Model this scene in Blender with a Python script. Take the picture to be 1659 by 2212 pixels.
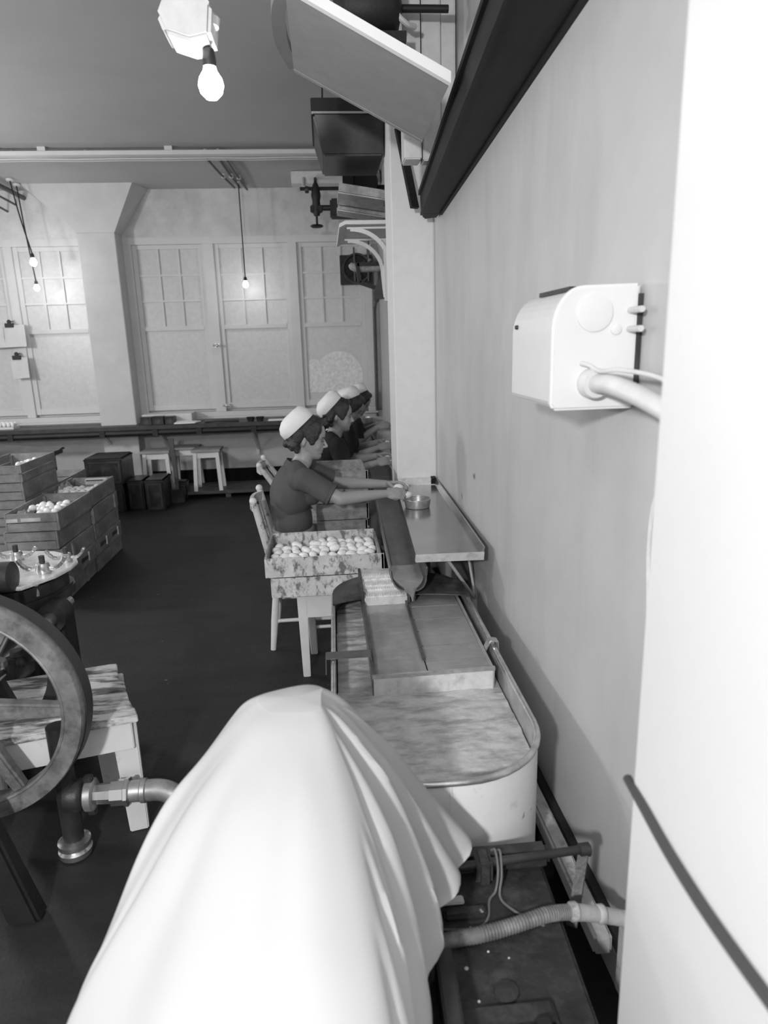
import bpy, bmesh, math, random
from mathutils import Vector, Matrix, noise
for o in list(bpy.data.objects): bpy.data.objects.remove(o)
random.seed(7)
C = bpy.context.scene.collection
S = bpy.context.scene
PI = math.pi

# ------------------------------------------------------------------ camera
cd = bpy.data.cameras.new('camera'); cam = bpy.data.objects.new('camera', cd); C.objects.link(cam)
rows = ((0.995947, -0.047767, 0.076203), (-0.085447, -0.238197, 0.967451), (-0.028061, -0.970042, -0.241313))
cam.matrix_world = Matrix(((rows[0][0], -rows[0][1], -rows[0][2], 0.0), (rows[1][0], -rows[1][1], -rows[1][2], 0.0),
                           (rows[2][0], -rows[2][1], -rows[2][2], 1.70), (0, 0, 0, 1)))
cd.sensor_fit = 'VERTICAL'; cd.sensor_height = 36.0; cd.lens = 1466.22 / 2212 * 36
cd.clip_start = 0.02; cd.clip_end = 60
cd.dof.use_dof = True; cd.dof.focus_distance = 3.0; cd.dof.aperture_fstop = 3.2
S.camera = cam
# ------------------------------------------------------------------ world, lights, exposure
w = bpy.data.worlds.new('world'); S.world = w; w.use_nodes = True
w.node_tree.nodes['Background'].inputs[0].default_value = (0.5, 0.5, 0.5, 1)
w.node_tree.nodes['Background'].inputs[1].default_value = 0.02
S.view_settings.view_transform = 'Standard'; S.view_settings.look = 'None'
S.view_settings.exposure = 0.0; S.view_settings.gamma = 1.0
S.view_settings.use_curve_mapping = False
FLASH = 330.0
def lamp(name, kind, loc, energy, size, rot=None, sizey=None):
    l = bpy.data.lights.new(name, kind); l.energy = energy
    if kind == 'AREA':
        l.shape = 'RECTANGLE'; l.size = size; l.size_y = sizey or size
    else: l.shadow_soft_size = size
    o = bpy.data.objects.new(name, l); C.objects.link(o); o.location = loc
    if rot: o.rotation_euler = rot
    return o
lamp('photographers_flash', 'POINT', (-.90, -1.05, 2.17), FLASH, 0.09)        # the photographer's flash, held up left of the camera
for x, y, e in ((-4.0, 5.2, 155.0), (-3.8, 2.6, 80.0), (-1.2, -3.6, 40.0)):
    lamp('fill_light', 'POINT', (x, y, 2.12), e, 0.16)                           # unseen fill lights added to brighten the room from left and behind the camera

# ------------------------------------------------------------------ materials
MATS = {}
def mat(name, v, rough=0.6, metal=0.0, var=0.0, scale=6.0, bump=0.0, bscale=60.0, stretch=None,
        v2=None, thr=0.5, soft=0.08, pscale=12.0, pstretch=None, spec=0.5, detail=6.0, coord='Object', sub=0.0, dots=None):
    """grey paint / wood / metal: mottling, an optional second tone in ragged patches, fine bump"""
    m = bpy.data.materials.new(name); m.use_nodes = True
    nt = m.node_tree; N = nt.nodes; L = nt.links
    b = N['Principled BSDF']
    b.inputs['Roughness'].default_value = rough; b.inputs['Metallic'].default_value = metal
    b.inputs['Specular IOR Level'].default_value = spec
    if sub: b.inputs['Subsurface Weight'].default_value = sub; b.inputs['Subsurface Radius'].default_value = (.006,.006,.006)
    tc = N.new('ShaderNodeTexCoord')
    def nz(sc, st, det=detail, rg=0.6):
        mp = N.new('ShaderNodeMapping'); mp.inputs['Scale'].default_value = st or (1, 1, 1)
        L.new(tc.outputs[coord], mp.inputs['Vector'])
        n = N.new('ShaderNodeTexNoise'); n.inputs['Scale'].default_value = sc
        n.inputs['Detail'].default_value = det; n.inputs['Roughness'].default_value = rg
        L.new(mp.outputs[0], n.inputs['Vector']); return n
    def ramp(src, lo, hi, a, c):
        r = N.new('ShaderNodeMapRange'); r.clamp = True
        r.inputs['From Min'].default_value = lo; r.inputs['From Max'].default_value = hi
        r.inputs['To Min'].default_value = a; r.inputs['To Max'].default_value = c
        L.new(src, r.inputs['Value']); return r.outputs[0]
    if var > 0: cur = ramp(nz(scale, stretch).outputs['Fac'], 0.3, 0.7, v * (1 - var), v * (1 + var))
    else:
        vn = N.new('ShaderNodeValue'); vn.outputs[0].default_value = v; cur = vn.outputs[0]
    def mix(f, a, c):
        mx = N.new('ShaderNodeMix'); mx.data_type = 'FLOAT'
        L.new(f, mx.inputs[0]); L.new(a, mx.inputs[2])
        if isinstance(c, float): mx.inputs[3].default_value = c
        else: L.new(c, mx.inputs[3])
        return mx.outputs[0]
    if v2 is not None:
        cur = mix(ramp(nz(pscale, pstretch, 9.0, 0.68).outputs['Fac'], thr - soft, thr + soft, 0, 1), cur, float(v2))
    if dots:
        dsc, dthr, dv = dots
        n = nz(dsc, None, 2.0, 0.4); cur = mix(ramp(n.outputs['Fac'], dthr, dthr + 0.03, 0, 1), cur, float(dv))
    cc = N.new('ShaderNodeCombineColor')
    for i in range(3): L.new(cur, cc.inputs[i])
    L.new(cc.outputs[0], b.inputs['Base Color'])
    if bump > 0:
        bn = N.new('ShaderNodeBump'); bn.inputs['Strength'].default_value = bump; bn.inputs['Distance'].default_value = 0.01
        L.new(nz(bscale, stretch).outputs['Fac'], bn.inputs['Height']); L.new(bn.outputs[0], b.inputs['Normal'])
    MATS[name] = m
    return m
def emit(name, e):
    m = bpy.data.materials.new(name); m.use_nodes = True
    b = m.node_tree.nodes['Principled BSDF']; b.inputs['Base Color'].default_value = (.9, .9, .9, 1)
    b.inputs['Emission Color'].default_value = (1, 1, 1, 1); b.inputs['Emission Strength'].default_value = e
    return m
M = dict(
    wall=mat('wall_paint', .52, .45, var=.06, scale=3, bump=.12, bscale=220, v2=.44, thr=.62, soft=.15, pscale=4, pstretch=(1, 1, .25), dots=(7.0, .77, .2)),
    wall_back=mat('back_wall_distemper', .55, .7, var=.07, scale=4, bump=.1, bscale=150),
    wall_blotch=mat('blotchy_plaster', .46, .75, var=.12, scale=2.2, v2=.66, thr=.52, soft=.2, pscale=3.5, bump=.1, bscale=120),
    ceil=mat('ceiling_distemper', .42, .8, var=.05, scale=1.6, bump=.05),
    column=mat('white_column_paint', .78, .55, var=.03, scale=14, bump=.08, bscale=120),
    pillar=mat('white_pillar_paint', .66, .4, var=.02, scale=3, bump=.05, bscale=90),
    floor=mat('dark_asphalt_floor', .020, .62, var=.28, scale=3.2, bump=.25, bscale=55, v2=.030, thr=.6, soft=.15, pscale=5, pstretch=(.5, 2, 1), dots=(16.0, .79, .14), spec=.35),
    skirt=mat('black_skirting', .010, .8, spec=.1),
    joinery=mat('painted_joinery', .60, .5, var=.04, scale=5, bump=.04, bscale=90),
    pane=mat('painted_over_glass', .56, .35, var=.07, scale=22, bump=.06, bscale=260),
    pane_scr=mat('scrubbed_paint', .74, .5, var=.2, scale=30, bump=.1, bscale=200),
    dimwood=mat('dark_painted_timber', .06, .45, var=.3, scale=8, stretch=(1, .3, 3), bump=.1),
    blackmetal=mat('black_iron', .013, .55, .1, var=.4, scale=9, bump=.15, bscale=70),
    castiron=mat('cast_iron', .045, .45, .35, var=.4, scale=10, bump=.2, bscale=60),
    wheelface=mat('worn_iron_face', .21, .5, .25, var=.35, scale=14, v2=.09, thr=.56, soft=.1, pscale=16, bump=.12, bscale=60),
    belt=mat('leather_belt', .040, .6, var=.2, scale=10, bump=.1),
    bright=mat('bright_steel', .62, .25, .9, var=.12, scale=10),
    galv=mat('galvanised_sheet', .42, .38, .6, var=.2, scale=12, v2=.26, thr=.55, soft=.12, pscale=16),
    galv_dark=mat('dull_dark_sheet', .05, .33, .7, var=.3, scale=6, v2=.03, thr=.55, soft=.2, pscale=7),
    tabletin=mat('table_sheet_metal', .34, .16, .75, var=.12, scale=5, bump=.03, bscale=18),
    tinlip=mat('worn_tin_lip', .75, .4, .35, var=.12, scale=26, v2=.5, thr=.6, soft=.1, pscale=22),
    trough=mat('egg_stained_tin', .15, .34, .35, var=.22, scale=7, stretch=(1, .4, 1), v2=.10, thr=.58, soft=.1, pscale=14, bump=.06, bscale=40),
    tank=mat('white_enamel_tank', .74, .45, var=.05, scale=4, v2=.42, thr=.66, soft=.05, pscale=9, pstretch=(1, 1, .6), dots=(21.0, .71, .1), bump=.05, bscale=40),
    tankin=mat('tank_inner_tin', .36, .5, .2, var=.2, scale=12, v2=.22, thr=.58, soft=.12, pscale=9),
    rim=mat('rim_tin', .55, .25, .8, var=.25, scale=30),
    pulp=mat('egg_pulp_froth', .50, .38, var=.14, scale=26, v2=.27, thr=.56, soft=.09, pscale=13, pstretch=(.6, 1.9, 1), bump=.35, bscale=34),
    wetpulp=mat('wet_egg_film', .24, .22, var=.16, scale=9, v2=.31, thr=.62, soft=.1, pscale=20, pstretch=(.7, 1.6, 1), bump=.08, bscale=40, spec=.6),
    coverdark=mat('blackened_cover', .10, .4, .3, var=.4, scale=9, v2=.045, thr=.52, soft=.08, pscale=10),
    tooth=mat('toothed_tin', .80, .4, .2, var=.25, scale=50, bump=.2, bscale=150),
    cloth=mat('white_cotton', .47, .85, var=.015, scale=4, bump=.06, bscale=500, dots=(9.0, .80, .35), spec=.1),
    crate=mat('rough_crate_wood', .28, .75, var=.22, scale=8, stretch=(1.4, .45, 2.4), v2=.15, thr=.55, soft=.14, pscale=7, bump=.3, bscale=60),
    crate2=mat('stained_tray_wood', .55, .65, var=.18, scale=14, v2=.15, thr=.545, soft=.05, pscale=24, pstretch=(1, 1, .55), bump=.25, bscale=60),
    crate3=mat('weathered_tray_wood', .30, .7, var=.25, scale=9, stretch=(.5, 1, 2.5), v2=.18, thr=.55, soft=.1, pscale=20, bump=.3),
    label=mat('pale_paper_strip', .55, .8, var=.15, scale=20),
    egg=mat('eggshell', .80, .42, var=.02, scale=5, spec=.4, sub=.1),
    paper=mat('paper', .58, .85, var=.05, scale=12),
    board=mat('strawboard', .38, .85, var=.1, scale=10),
    benchpaint=mat('peeling_bench_paint', .60, .6, var=.12, scale=7, v2=.12, thr=.53, soft=.06, pscale=9, pstretch=(.5, 2.6, 2), bump=.35, bscale=30),
    stool=mat('white_stool_paint', .66, .55, var=.06, scale=8, v2=.35, thr=.68, soft=.06, pscale=14),
    stooltop=mat('bare_seat_wood', .28, .7, var=.2, scale=8, stretch=(1, 4, 1)),
    chairpaint=mat('chipped_chair_paint', .56, .55, var=.12, scale=10, v2=.15, thr=.585, soft=.04, pscale=26, pstretch=(1, 1, .5)),
    skin=mat('skin', .33, .45, var=.05, scale=10, spec=.4, sub=.12),
    hair=mat('dark_hair', .022, .42, var=.5, scale=30, stretch=(1, 3, 1), bump=.6, bscale=90),
    lips=mat('lip', .17, .4), eyew=mat('eyelid_shade', .16, .5), iris=mat('eye_dark', .02, .2),
    cap=mat('white_cap_linen', .82, .85, var=.03, scale=10, bump=.35, bscale=28),
    dress=mat('slate_cotton', .085, .85, var=.10, scale=6, bump=.12, bscale=9, spec=.2),
    dress2=mat('navy_cotton', .026, .85, var=.15, scale=6, bump=.12, bscale=9, spec=.2),
    apron=mat('grey_apron', .24, .85, var=.08, scale=7, bump=.4, bscale=18),
    shoe=mat('black_shoe', .02, .4), stocking=mat('stocking', .16, .6),
    fuse=mat('cream_fuse_box', .72, .35, var=.02, scale=12, v2=.3, thr=.74, soft=.03, pscale=14),
    conduit=mat('painted_conduit', .62, .45, var=.08, scale=20, v2=.35, thr=.7, soft=.05, pscale=30),
    flex=mat('black_flex', .012, .6), twine=mat('grey_wire', .14, .5), darkcable=mat('dark_cable', .05, .5),
    brass=mat('dull_brass_holder', .05, .35, .6),
    slab=mat('greasy_machine_bed', .022, .6, var=.4, scale=12, v2=.055, thr=.57, soft=.1, pscale=16, bump=.5, bscale=35, dots=(26.0, .73, .4)),
    hose=mat('ribbed_hose', .14, .6, var=.3, scale=30, v2=.26, thr=.6, soft=.1, pscale=25),
    limew=mat('limewashed_ledge', .48, .7, var=.15, scale=20, v2=.2, thr=.62, soft=.07, pscale=16, bump=.3, bscale=50),
    hoodshade=mat('shaded_tray_white', .30, .6, var=.10, scale=5, v2=.24, thr=.55, soft=.2, pscale=6),  # greyed copy of the tray white, painting in its weakly lit underside
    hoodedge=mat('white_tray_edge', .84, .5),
    darkwood=mat('dark_stained_chute', .018, .55, var=.3, scale=9, stretch=(3, .4, 3), bump=.15, bscale=60, spec=.2),
    lag=mat('felt_lagging', .40, .95, var=.3, scale=60, bump=1.0, bscale=120),
    tin=mat('black_japanned_tin', .035, .28, .25, var=.4, scale=7, v2=.09, thr=.62, soft=.12, pscale=9),
    bulb=emit('lit_bulb', 55.0),
)

# ------------------------------------------------------------------ mesh helpers
class MB:
    """collects solids and links them as ONE mesh object (vertices given in world coordinates)"""
    def __init__(s, res=14): s.v = []; s.f = []; s.sm = []; s.res = res
    def add(s, vs, fs, smooth=False):
        n = len(s.v); s.v += [Vector(p) for p in vs]
        s.f += [tuple(i + n for i in q) for q in fs]; s.sm += [smooth] * len(fs); return s
    def box(s, a, b):
        x0, y0, z0 = a; x1, y1, z1 = b
        if x0 > x1: x0, x1 = x1, x0
        if y0 > y1: y0, y1 = y1, y0
        if z0 > z1: z0, z1 = z1, z0
        return s.add([(x0,y0,z0),(x1,y0,z0),(x1,y1,z0),(x0,y1,z0),(x0,y0,z1),(x1,y0,z1),(x1,y1,z1),(x0,y1,z1)],
                     [(3,2,1,0),(4,5,6,7),(0,1,5,4),(1,2,6,5),(2,3,7,6),(3,0,4,7)])
    def hexa(s, bot, top):
        return s.add(list(bot) + list(top), [(3,2,1,0),(4,5,6,7),(0,1,5,4),(1,2,6,5),(2,3,7,6),(3,0,4,7)])
    def bar(s, p, q, wd, ht, up=(0,0,1)):
        p = Vector(p); q = Vector(q); d = (q - p).normalized(); u = Vector(up)
        if abs(d.dot(u)) > .98: u = Vector((1, 0, 0))
        a = d.cross(u).normalized() * wd / 2; b = a.cross(d).normalized() * ht / 2
        r = lambda c: [c - a - b, c + a - b, c + a + b, c - a + b]
        return s.add(r(p) + r(q), [(0,1,2,3),(7,6,5,4),(0,4,5,1),(1,5,6,2),(2,6,7,3),(3,7,4,0)])
    def tube(s, pts, rad, n=10, closed=False, caps=True):
        pts = [Vector(p) for p in pts]; k = len(pts)
        rads = rad if isinstance(rad, (list, tuple)) else [rad] * k
        base = len(s.v); prev = None
        for i, p in enumerate(pts):
            if closed: d = (pts[(i+1) % k] - pts[i-1])
            else: d = (pts[min(i+1, k-1)] - pts[max(i-1, 0)])
            d.normalize()
            if prev is None:
                a = d.cross(Vector((0,0,1)))
                if a.length < .1: a = d.cross(Vector((1,0,0)))
            else: a = prev - d * prev.dot(d)
            a.normalize(); prev = a; b = d.cross(a)
            for j in range(n):
                t = 2*PI*j/n; s.v.append(p + (a*math.cos(t) + b*math.sin(t)) * rads[i])
        m = k if closed else k-1
        for i in range(m):
            for j in range(n):
                a0 = base+i*n+j; a1 = base+i*n+(j+1) % n; b0 = base+((i+1) % k)*n+j; b1 = base+((i+1) % k)*n+(j+1) % n
                s.f.append((a0, a1, b1, b0)); s.sm.append(True)
        if caps and not closed:
            s.f.append(tuple(base+j for j in reversed(range(n)))); s.sm.append(False)
            s.f.append(tuple(base+(k-1)*n+j for j in range(n))); s.sm.append(False)
        return s
    def lathe(s, prof, c=(0,0,0), axis='Z', n=24, smooth=True, m=None, ring=False):
        base = len(s.v); c = Vector(c)
        if ring: prof = list(prof)+[prof[0]]
        for r, h in prof:
            for j in range(n):
                t = 2*PI*j/n; p = Vector((r*math.cos(t), r*math.sin(t), h))
                if axis == 'X': p = Vector((p.z, p.x, p.y))
                elif axis == 'Y': p = Vector((p.y, p.z, p.x))
                if m is not None: p = m @ p
                s.v.append(c + p)
        for i in range(len(prof)-1):
            for j in range(n):
                s.f.append((base+i*n+j, base+i*n+(j+1) % n, base+(i+1)*n+(j+1) % n, base+(i+1)*n+j)); s.sm.append(smooth)
        if ring: return s
        if prof[0][0] > 1e-4: s.f.append(tuple(base+j for j in reversed(range(n)))); s.sm.append(False)
        if prof[-1][0] > 1e-4: s.f.append(tuple(base+(len(prof)-1)*n+j for j in range(n))); s.sm.append(False)
        return s
    def prism(s, poly, off):
        """poly: 3D outline, off: extrusion vector"""
        n = len(poly); off = Vector(off); P = [Vector(p) for p in poly]
        return s.add(P + [p + off for p in P], [tuple(reversed(range(n))), tuple(range(n, 2*n))] +
                     [(i, (i+1) % n, n+(i+1) % n, n+i) for i in range(n)])
    def ball(s, c, r, m=None, nu=None, nv=None):
        nu = nu or s.res; nv = nv or max(6, int(nu*.62))
        rr = r if isinstance(r, (tuple, list)) else (r, r, r)
        base = len(s.v); c = Vector(c)
        tr = lambda p: c + (m @ p if m is not None else p)
        s.v.append(tr(Vector((0,0,-rr[2]))))
        for i in range(1, nv):
            ph = -PI/2 + PI*i/nv
            for j in range(nu):
                t = 2*PI*j/nu
                s.v.append(tr(Vector((rr[0]*math.cos(ph)*math.cos(t), rr[1]*math.cos(ph)*math.sin(t), rr[2]*math.sin(ph)))))
        s.v.append(tr(Vector((0,0,rr[2])))); top = len(s.v)-1
        for j in range(nu):
            s.f.append((base, base+1+(j+1) % nu, base+1+j)); s.sm.append(True)
            s.f.append((top, base+1+(nv-2)*nu+j, base+1+(nv-2)*nu+(j+1) % nu)); s.sm.append(True)
        for i in range(nv-2):
            for j in range(nu):
                a = base+1+i*nu; b = a+nu
                s.f.append((a+j, a+(j+1) % nu, b+(j+1) % nu, b+j)); s.sm.append(True)
        return s
    def caps(s, p, rp, q, rq, n=None):
        """tapered capsule"""
        n = n or s.res
        p = Vector(p); q = Vector(q)
        s.ball(p, rp, nu=n); s.ball(q, rq, nu=n); s.tube([p, q], [rp, rq], n=n); return s
    def mesh(s, name, off):
        me = bpy.data.meshes.new(name)
        me.from_pydata([tuple(v - off) for v in s.v], [], s.f)
        me.polygons.foreach_set('use_smooth', s.sm); me.update(); return me
    def build(s, name, m, parent=None, bevel=0.0, label=None, remesh=0.0, smooth=0, fix=True):
        root = parent
        while root is not None and root.parent is not None: root = root.parent
        if root is not None: off = root.location.copy()
        else:
            xs = [v.x for v in s.v]; ys = [v.y for v in s.v]; zs = [v.z for v in s.v]
            off = Vector(((min(xs)+max(xs))/2, (min(ys)+max(ys))/2, min(zs)))
        me = s.mesh(name, off)
        if fix and not remesh:
            bm = bmesh.new(); bm.from_mesh(me); bmesh.ops.recalc_face_normals(bm, faces=bm.faces)
            if bevel:
                es = [e for e in bm.edges if len(e.link_faces) == 2 and e.calc_face_angle(0) > .6]
                bmesh.ops.bevel(bm, geom=es, offset=bevel, segments=2, affect='EDGES', clamp_overlap=True)
            bm.to_mesh(me); bm.free()
        if not remesh and any(s.sm): me.set_sharp_from_angle(angle=.75)
        o = bpy.data.objects.new(name, me); C.objects.link(o)
        if remesh:
            md = o.modifiers.new('r', 'REMESH'); md.mode = 'VOXEL'; md.voxel_size = remesh
            if smooth:
                sm = o.modifiers.new('s', 'SMOOTH'); sm.iterations = smooth; sm.factor = .5
            dg = bpy.context.evaluated_depsgraph_get()
            me2 = bpy.data.meshes.new_from_object(o.evaluated_get(dg)); o.modifiers.clear(); o.data = me2
            me2.name = name; me2.polygons.foreach_set('use_smooth', [True]*len(me2.polygons))
            me = me2
        me.materials.clear(); me.materials.append(m)
        if parent is not None: o.parent = parent
        else: o.location = off
        if label: o['label'] = label
        return o
def thing(name, label, cat, loc=(0,0,0), group=None):
    o = bpy.data.objects.new(name, None); C.objects.link(o); o.location = loc; o.empty_display_size = .1
    return tag(o, label, cat, group)
def tag(o, label, cat, group=None):
    o['label'] = label; o['category'] = cat
    if group: o['group'] = group
    return o
def struct(o): o['kind'] = 'structure'; return o
def kids(o): return [c for c in bpy.data.objects if c.parent == o]
def dup(root, loc, label=None, rotz=0.0, group=None):
    r = root.copy(); C.objects.link(r); r.location = loc; r.rotation_euler = (0, 0, rotz)
    if label: r['label'] = label
    if group: r['group'] = group
    for c in kids(root):
        cc = c.copy(); C.objects.link(cc); cc.parent = r
        for g in kids(c):
            gg = g.copy(); C.objects.link(gg); gg.parent = cc
    return r
def catmull(pts, n):
    P = [Vector(p) for p in pts]; P = [2*P[0]-P[1]] + P + [2*P[-1]-P[-2]]; out = []
    for i in range(1, len(P)-2):
        for k in range(n):
            t = k/n; a, b, c, d = P[i-1:i+3]
            out.append(.5*((2*b) + (c-a)*t + (2*a-5*b+4*c-d)*t*t + (3*b-a-3*c+d)*t**3))
    out.append(P[-2]); return out

# ================================================================== SETTING
XW = .70; YB = 8.70; ZC = 3.50; YF = -4.6; XL = -5.4
struct(MB().box((XL-.2, YF-.2, -.15), (1.1, 9.1, 0)).build('floor', M['floor']))
struct(MB().box((XL-.2, YF-.2, ZC), (1.1, 9.1, ZC+.2)).build('ceiling', M['ceil']))
struct(MB().box((XW, YF, 0), (XW+.25, YB+.2, ZC)).build('wall_right', M['wall']))
struct(MB().box((XL-.2, YF, 0), (XL, YB+.2, ZC)).build('wall_left', M['wall_back']))
struct(MB().box((XL, YF-.2, 0), (XW, YF, ZC)).build('wall_front', M['wall_back']))
# back wall: low part, blotchy band above the windows, ground behind the windows
wb = struct(MB().box((XL, YB, 0), (XW, YB+.2, .87)).box((XL, YB+.09, .87), (XW, YB+.2, 2.98)).build('wall_back', M['wall_back']))
MB().box((XL, YB, 2.98), (XW, YB+.2, ZC)).build('upper_band', M['wall_blotch'], wb)
struct(MB().box((XL, YB-.025, 0), (XW, YB, .205)).build('baseboard_back', M['skirt'], bevel=.004))
# pilaster between the windows with its flared capital
pil = struct(MB().box((-2.71, 8.42, 0), (-2.295, YB+.1, 3.0)).build('trim_1', M['wall_back'], bevel=.006))
MB().hexa([(-2.71,8.42,3.0),(-2.295,8.42,3.0),(-2.295,YB,3.0),(-2.71,YB,3.0)],
          [(-3.22,8.36,ZC),(-2.03,8.36,ZC),(-1.94,YB,ZC),(-3.3,YB,ZC)]).build('capital', M['wall_back'], pil)
# square column standing out of the right-hand wall, and the pillar close to the camera
struct(MB().box((.44, 4.375, 0), (XW, 4.765, ZC)).build('trim_2', M['column'], bevel=.006))
struct(MB().box((.447, -.6, 0), (XW, .893, ZC)).build('trim_3', M['pillar'], bevel=.008))
# ---- windows (panes painted over white)
def sash(win, x0, x1, zt, zm, zb, cols=3, rws=3, name='sash', scr=False):
    y = YB+.03; st = .055
    m = MB()
    zt2 = zt; 
    m.box((x0, y, zb-.07), (x0+st, y+.05, zt)).box((x1-st, y, zb-.07), (x1, y+.05, zt))
    m.box((x0+st, y+.003, zt-.05), (x1-st, y+.048, zt-.001)).box((x0+st, y+.003, zb-.069), (x1-st, y+.048, zb)).box((x0+st, y-.004, zm-.025), (x1-st, y+.048, zm+.025))
    gx0, gx1 = x0+st, x1-st; g0, g1 = zm+.025, zt-.05
    bw = .024
    for i in range(1, cols):
        xx = gx0+(gx1-gx0)*i/cols; m.box((xx-bw/2, y+.004, g0), (xx+bw/2, y+.048, g1))
    for i in range(1, rws):
        zz = g0+(g1-g0)*i/rws; m.box((gx0, y+.006, zz-bw/2), (gx1, y+.048, zz+bw/2))
    s = m.build(name, M['joinery'], win, bevel=.0025)
    for i in range(cols):
        for k in range(rws):
            a = gx0+(gx1-gx0)*i/cols; b = gx0+(gx1-gx0)*(i+1)/cols; c = g0+(g1-g0)*k/rws; d = g0+(g1-g0)*(k+1)/rws
            MB().box((a, y+.026, c), (b, y+.034, d)).build('pane', M['pane'], s)
    MB().box((gx0, y+.026, zb), (gx1, y+.034, zm-.025)).build('lower_pane', M['pane'], s)
    if scr:   # patch scrubbed clear of paint: two overlapping rounds at the foot of the pane
        cx, cz, r = .17, 1.31, .30; pts = []
        pts += [(gx0+.012, zb+.09), (gx0+.012, 1.47)]
        pts += [(gx0+.09+.08*math.cos(t), 1.47+.06*math.sin(t)) for t in [PI*k/8 for k in range(8, 1, -1)]]
        pts += [(cx+r*math.cos(t), cz+.31*math.sin(t)) for t in [2.55-2.6*k/16 for k in range(17)]]
        pts += [(cx+r-.01, zb+.09)]
        MB().prism([(x, y+.0255, z) for x, z in pts], (0, -.002, 0)).build('scrubbed_patch', M['pane_scr'], s)
    return s
def frame(win, xs, z0=.87, z1=2.98):
    m = MB(); x0, x1 = xs[0][0], xs[-1][1]
    m.box((x0, YB-.002, z1-.08), (x1, YB+.082, z1)).box((x0, YB-.03, z0+.001), (x1, YB+.088, z0+.059))
    for a, b in xs: m.box((a, YB, z0+.06), (b, YB+.08, z1-.08))
    m.build('window_frame', M['joinery'], win, bevel=.004)
w2 = struct(MB().box((-2.30, YB-.045, .845), (XW-.05, YB, .87)).build('window_2', M['joinery'], bevel=.004))
frame(w2, [(-2.30, -2.205), (-1.385, -1.255), (-.385, -.275), (.53, .62)])
sash(w2, -2.205, -1.385, 2.90, 1.945, 1.03)
sash(w2, -1.255, -.385, 2.90, 1.945, 1.03)
sash(w2, -.275, .53, 2.90, 1.945, 1.03, scr=True)
for x, z in ((-1.30, 1.73), (-1.24, 1.00)):
    m = MB(); m.box((x-.03, YB-.02, z-.022), (x+.03, YB, z+.022)); m.tube([(x-.05, YB-.035, z+.005), (x+.05, YB-.035, z-.008)], .012)
    m.ball((x, YB-.03, z), .02); m.build('window_catch', M['bright'], w2)
w1 = struct(MB().box((XL, YB-.045, .845), (-2.70, YB, .87)).build('window_1', M['joinery'], bevel=.004))
frame(w1, [(-4.65, -4.50), (-3.66, -3.56), (-2.76, -2.70)])
sash(w1, -3.56, -2.76, 2.90, 1.945, 1.03)
sash(w1, -4.50, -3.66, 2.90, 1.945, 1.03)
struct(MB().box((XL, YB, .87), (-4.65, YB+.09, 2.98)).build('trim_4', M['wall_back']))
# conduit up the corner beside the last sash
c = MB().tube([(.635, YB-.03, .80), (.635, YB-.03, 2.10), (.655, YB-.03, 2.20), (.69, YB-.03, 2.28)], .014)
tag(c.build('corner_conduit', M['dimwood']), 'thin dark conduit rising in the corner right of the windows', 'conduit')
# limewashed ledge pipe low along the right wall
t = thing('wall_ledge', 'limewashed ledge running low along the right wall beside the tank', 'ledge', (.64, 2.8, .18))
MB().box((.612, 1.36, .165), (.660, 4.37, .222)).build('ledge_rail', M['limew'], t, bevel=.008)
MB().box((.668, 1.0, .17), (.70, 4.37, .205)).build('groove_shade', M['flex'], t, bevel=.004)  # black strip stands in for the shaded groove beside the wall
for y in (1.8, 2.7, 3.6, 4.25): MB().box((.62, y, 0), (.66, y+.05, .166)).build('post', M['dimwood'], t)

# ================================================================== CEILING FITTINGS
t = thing('conduit_batten', 'long pale batten with cable run crossing the ceiling', 'batten', (-2.2, 6.98, 3.42))
MB().box((XL+.05, 6.93, 3.425), (.40, 7.02, 3.462)).build('batten', M['joinery'], t, bevel=.003)
for x in (-4.6, -3.5, -2.86, -2.45, -1.33, .05): MB().box((x-.035, 6.94, 3.46), (x+.035, 7.01, 3.499)).build('packing_block', M['joinery'], t)
for yy, r in ((7.09, .011), (7.17, .006)):
    MB().tube([(XL+.05, yy, 3.44)] + [(-5+.4*i, yy+.006*math.sin(i*1.9), 3.435-.004*(i % 2)) for i in range(14)] + [(.4, yy, 3.44)], r, 6).build('cable', M['wall_back'], t)
for x in (-2.75, -2.1, -1.02, -.9, .1):
    m = MB(); m.lathe([(.018, 0), (.024, .02), (.016, .05)], (x, 7.06, 3.45), n=10); m.build('insulator', M['conduit'], t)
t = thing('ceiling_cable_run', 'three dark cables stretched along the ceiling towards the middle window', 'cable', (-.95, 7.9, 3.46))
for a, b in (((-1.05, 7.05), (-.93, 8.5)), ((-.93, 7.05), (-.87, 8.5)), ((-.86, 7.05), (-.80, 8.6))):
    p = Vector((a[0], a[1], 3.465)); q = Vector((b[0], b[1], 3.465))
    MB().tube([p, p.lerp(q, .5)-Vector((0, 0, .012)), q], .012, 6).build('cable', M['dimwood'], t)
    MB().lathe([(.02, 0), (.026, .02), (.02, .04)], p.lerp(q, .62)-Vector((0, 0, .02)), n=8).build('insulator', M['conduit'], t)
t = thing('ceiling_pipe_run', 'dark pipes along the ceiling at the left edge', 'pipe', (-3.6, 8.1, 3.44))
for i, r in enumerate((.026, .012, .012)):
    MB().tube([(-3.36-.12*i, 7.2, 3.45-.02*i), (-3.33-.10*i, 8.69, 3.42-.07*i)], r, 8).build('pipe', M['dimwood'], t)

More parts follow.
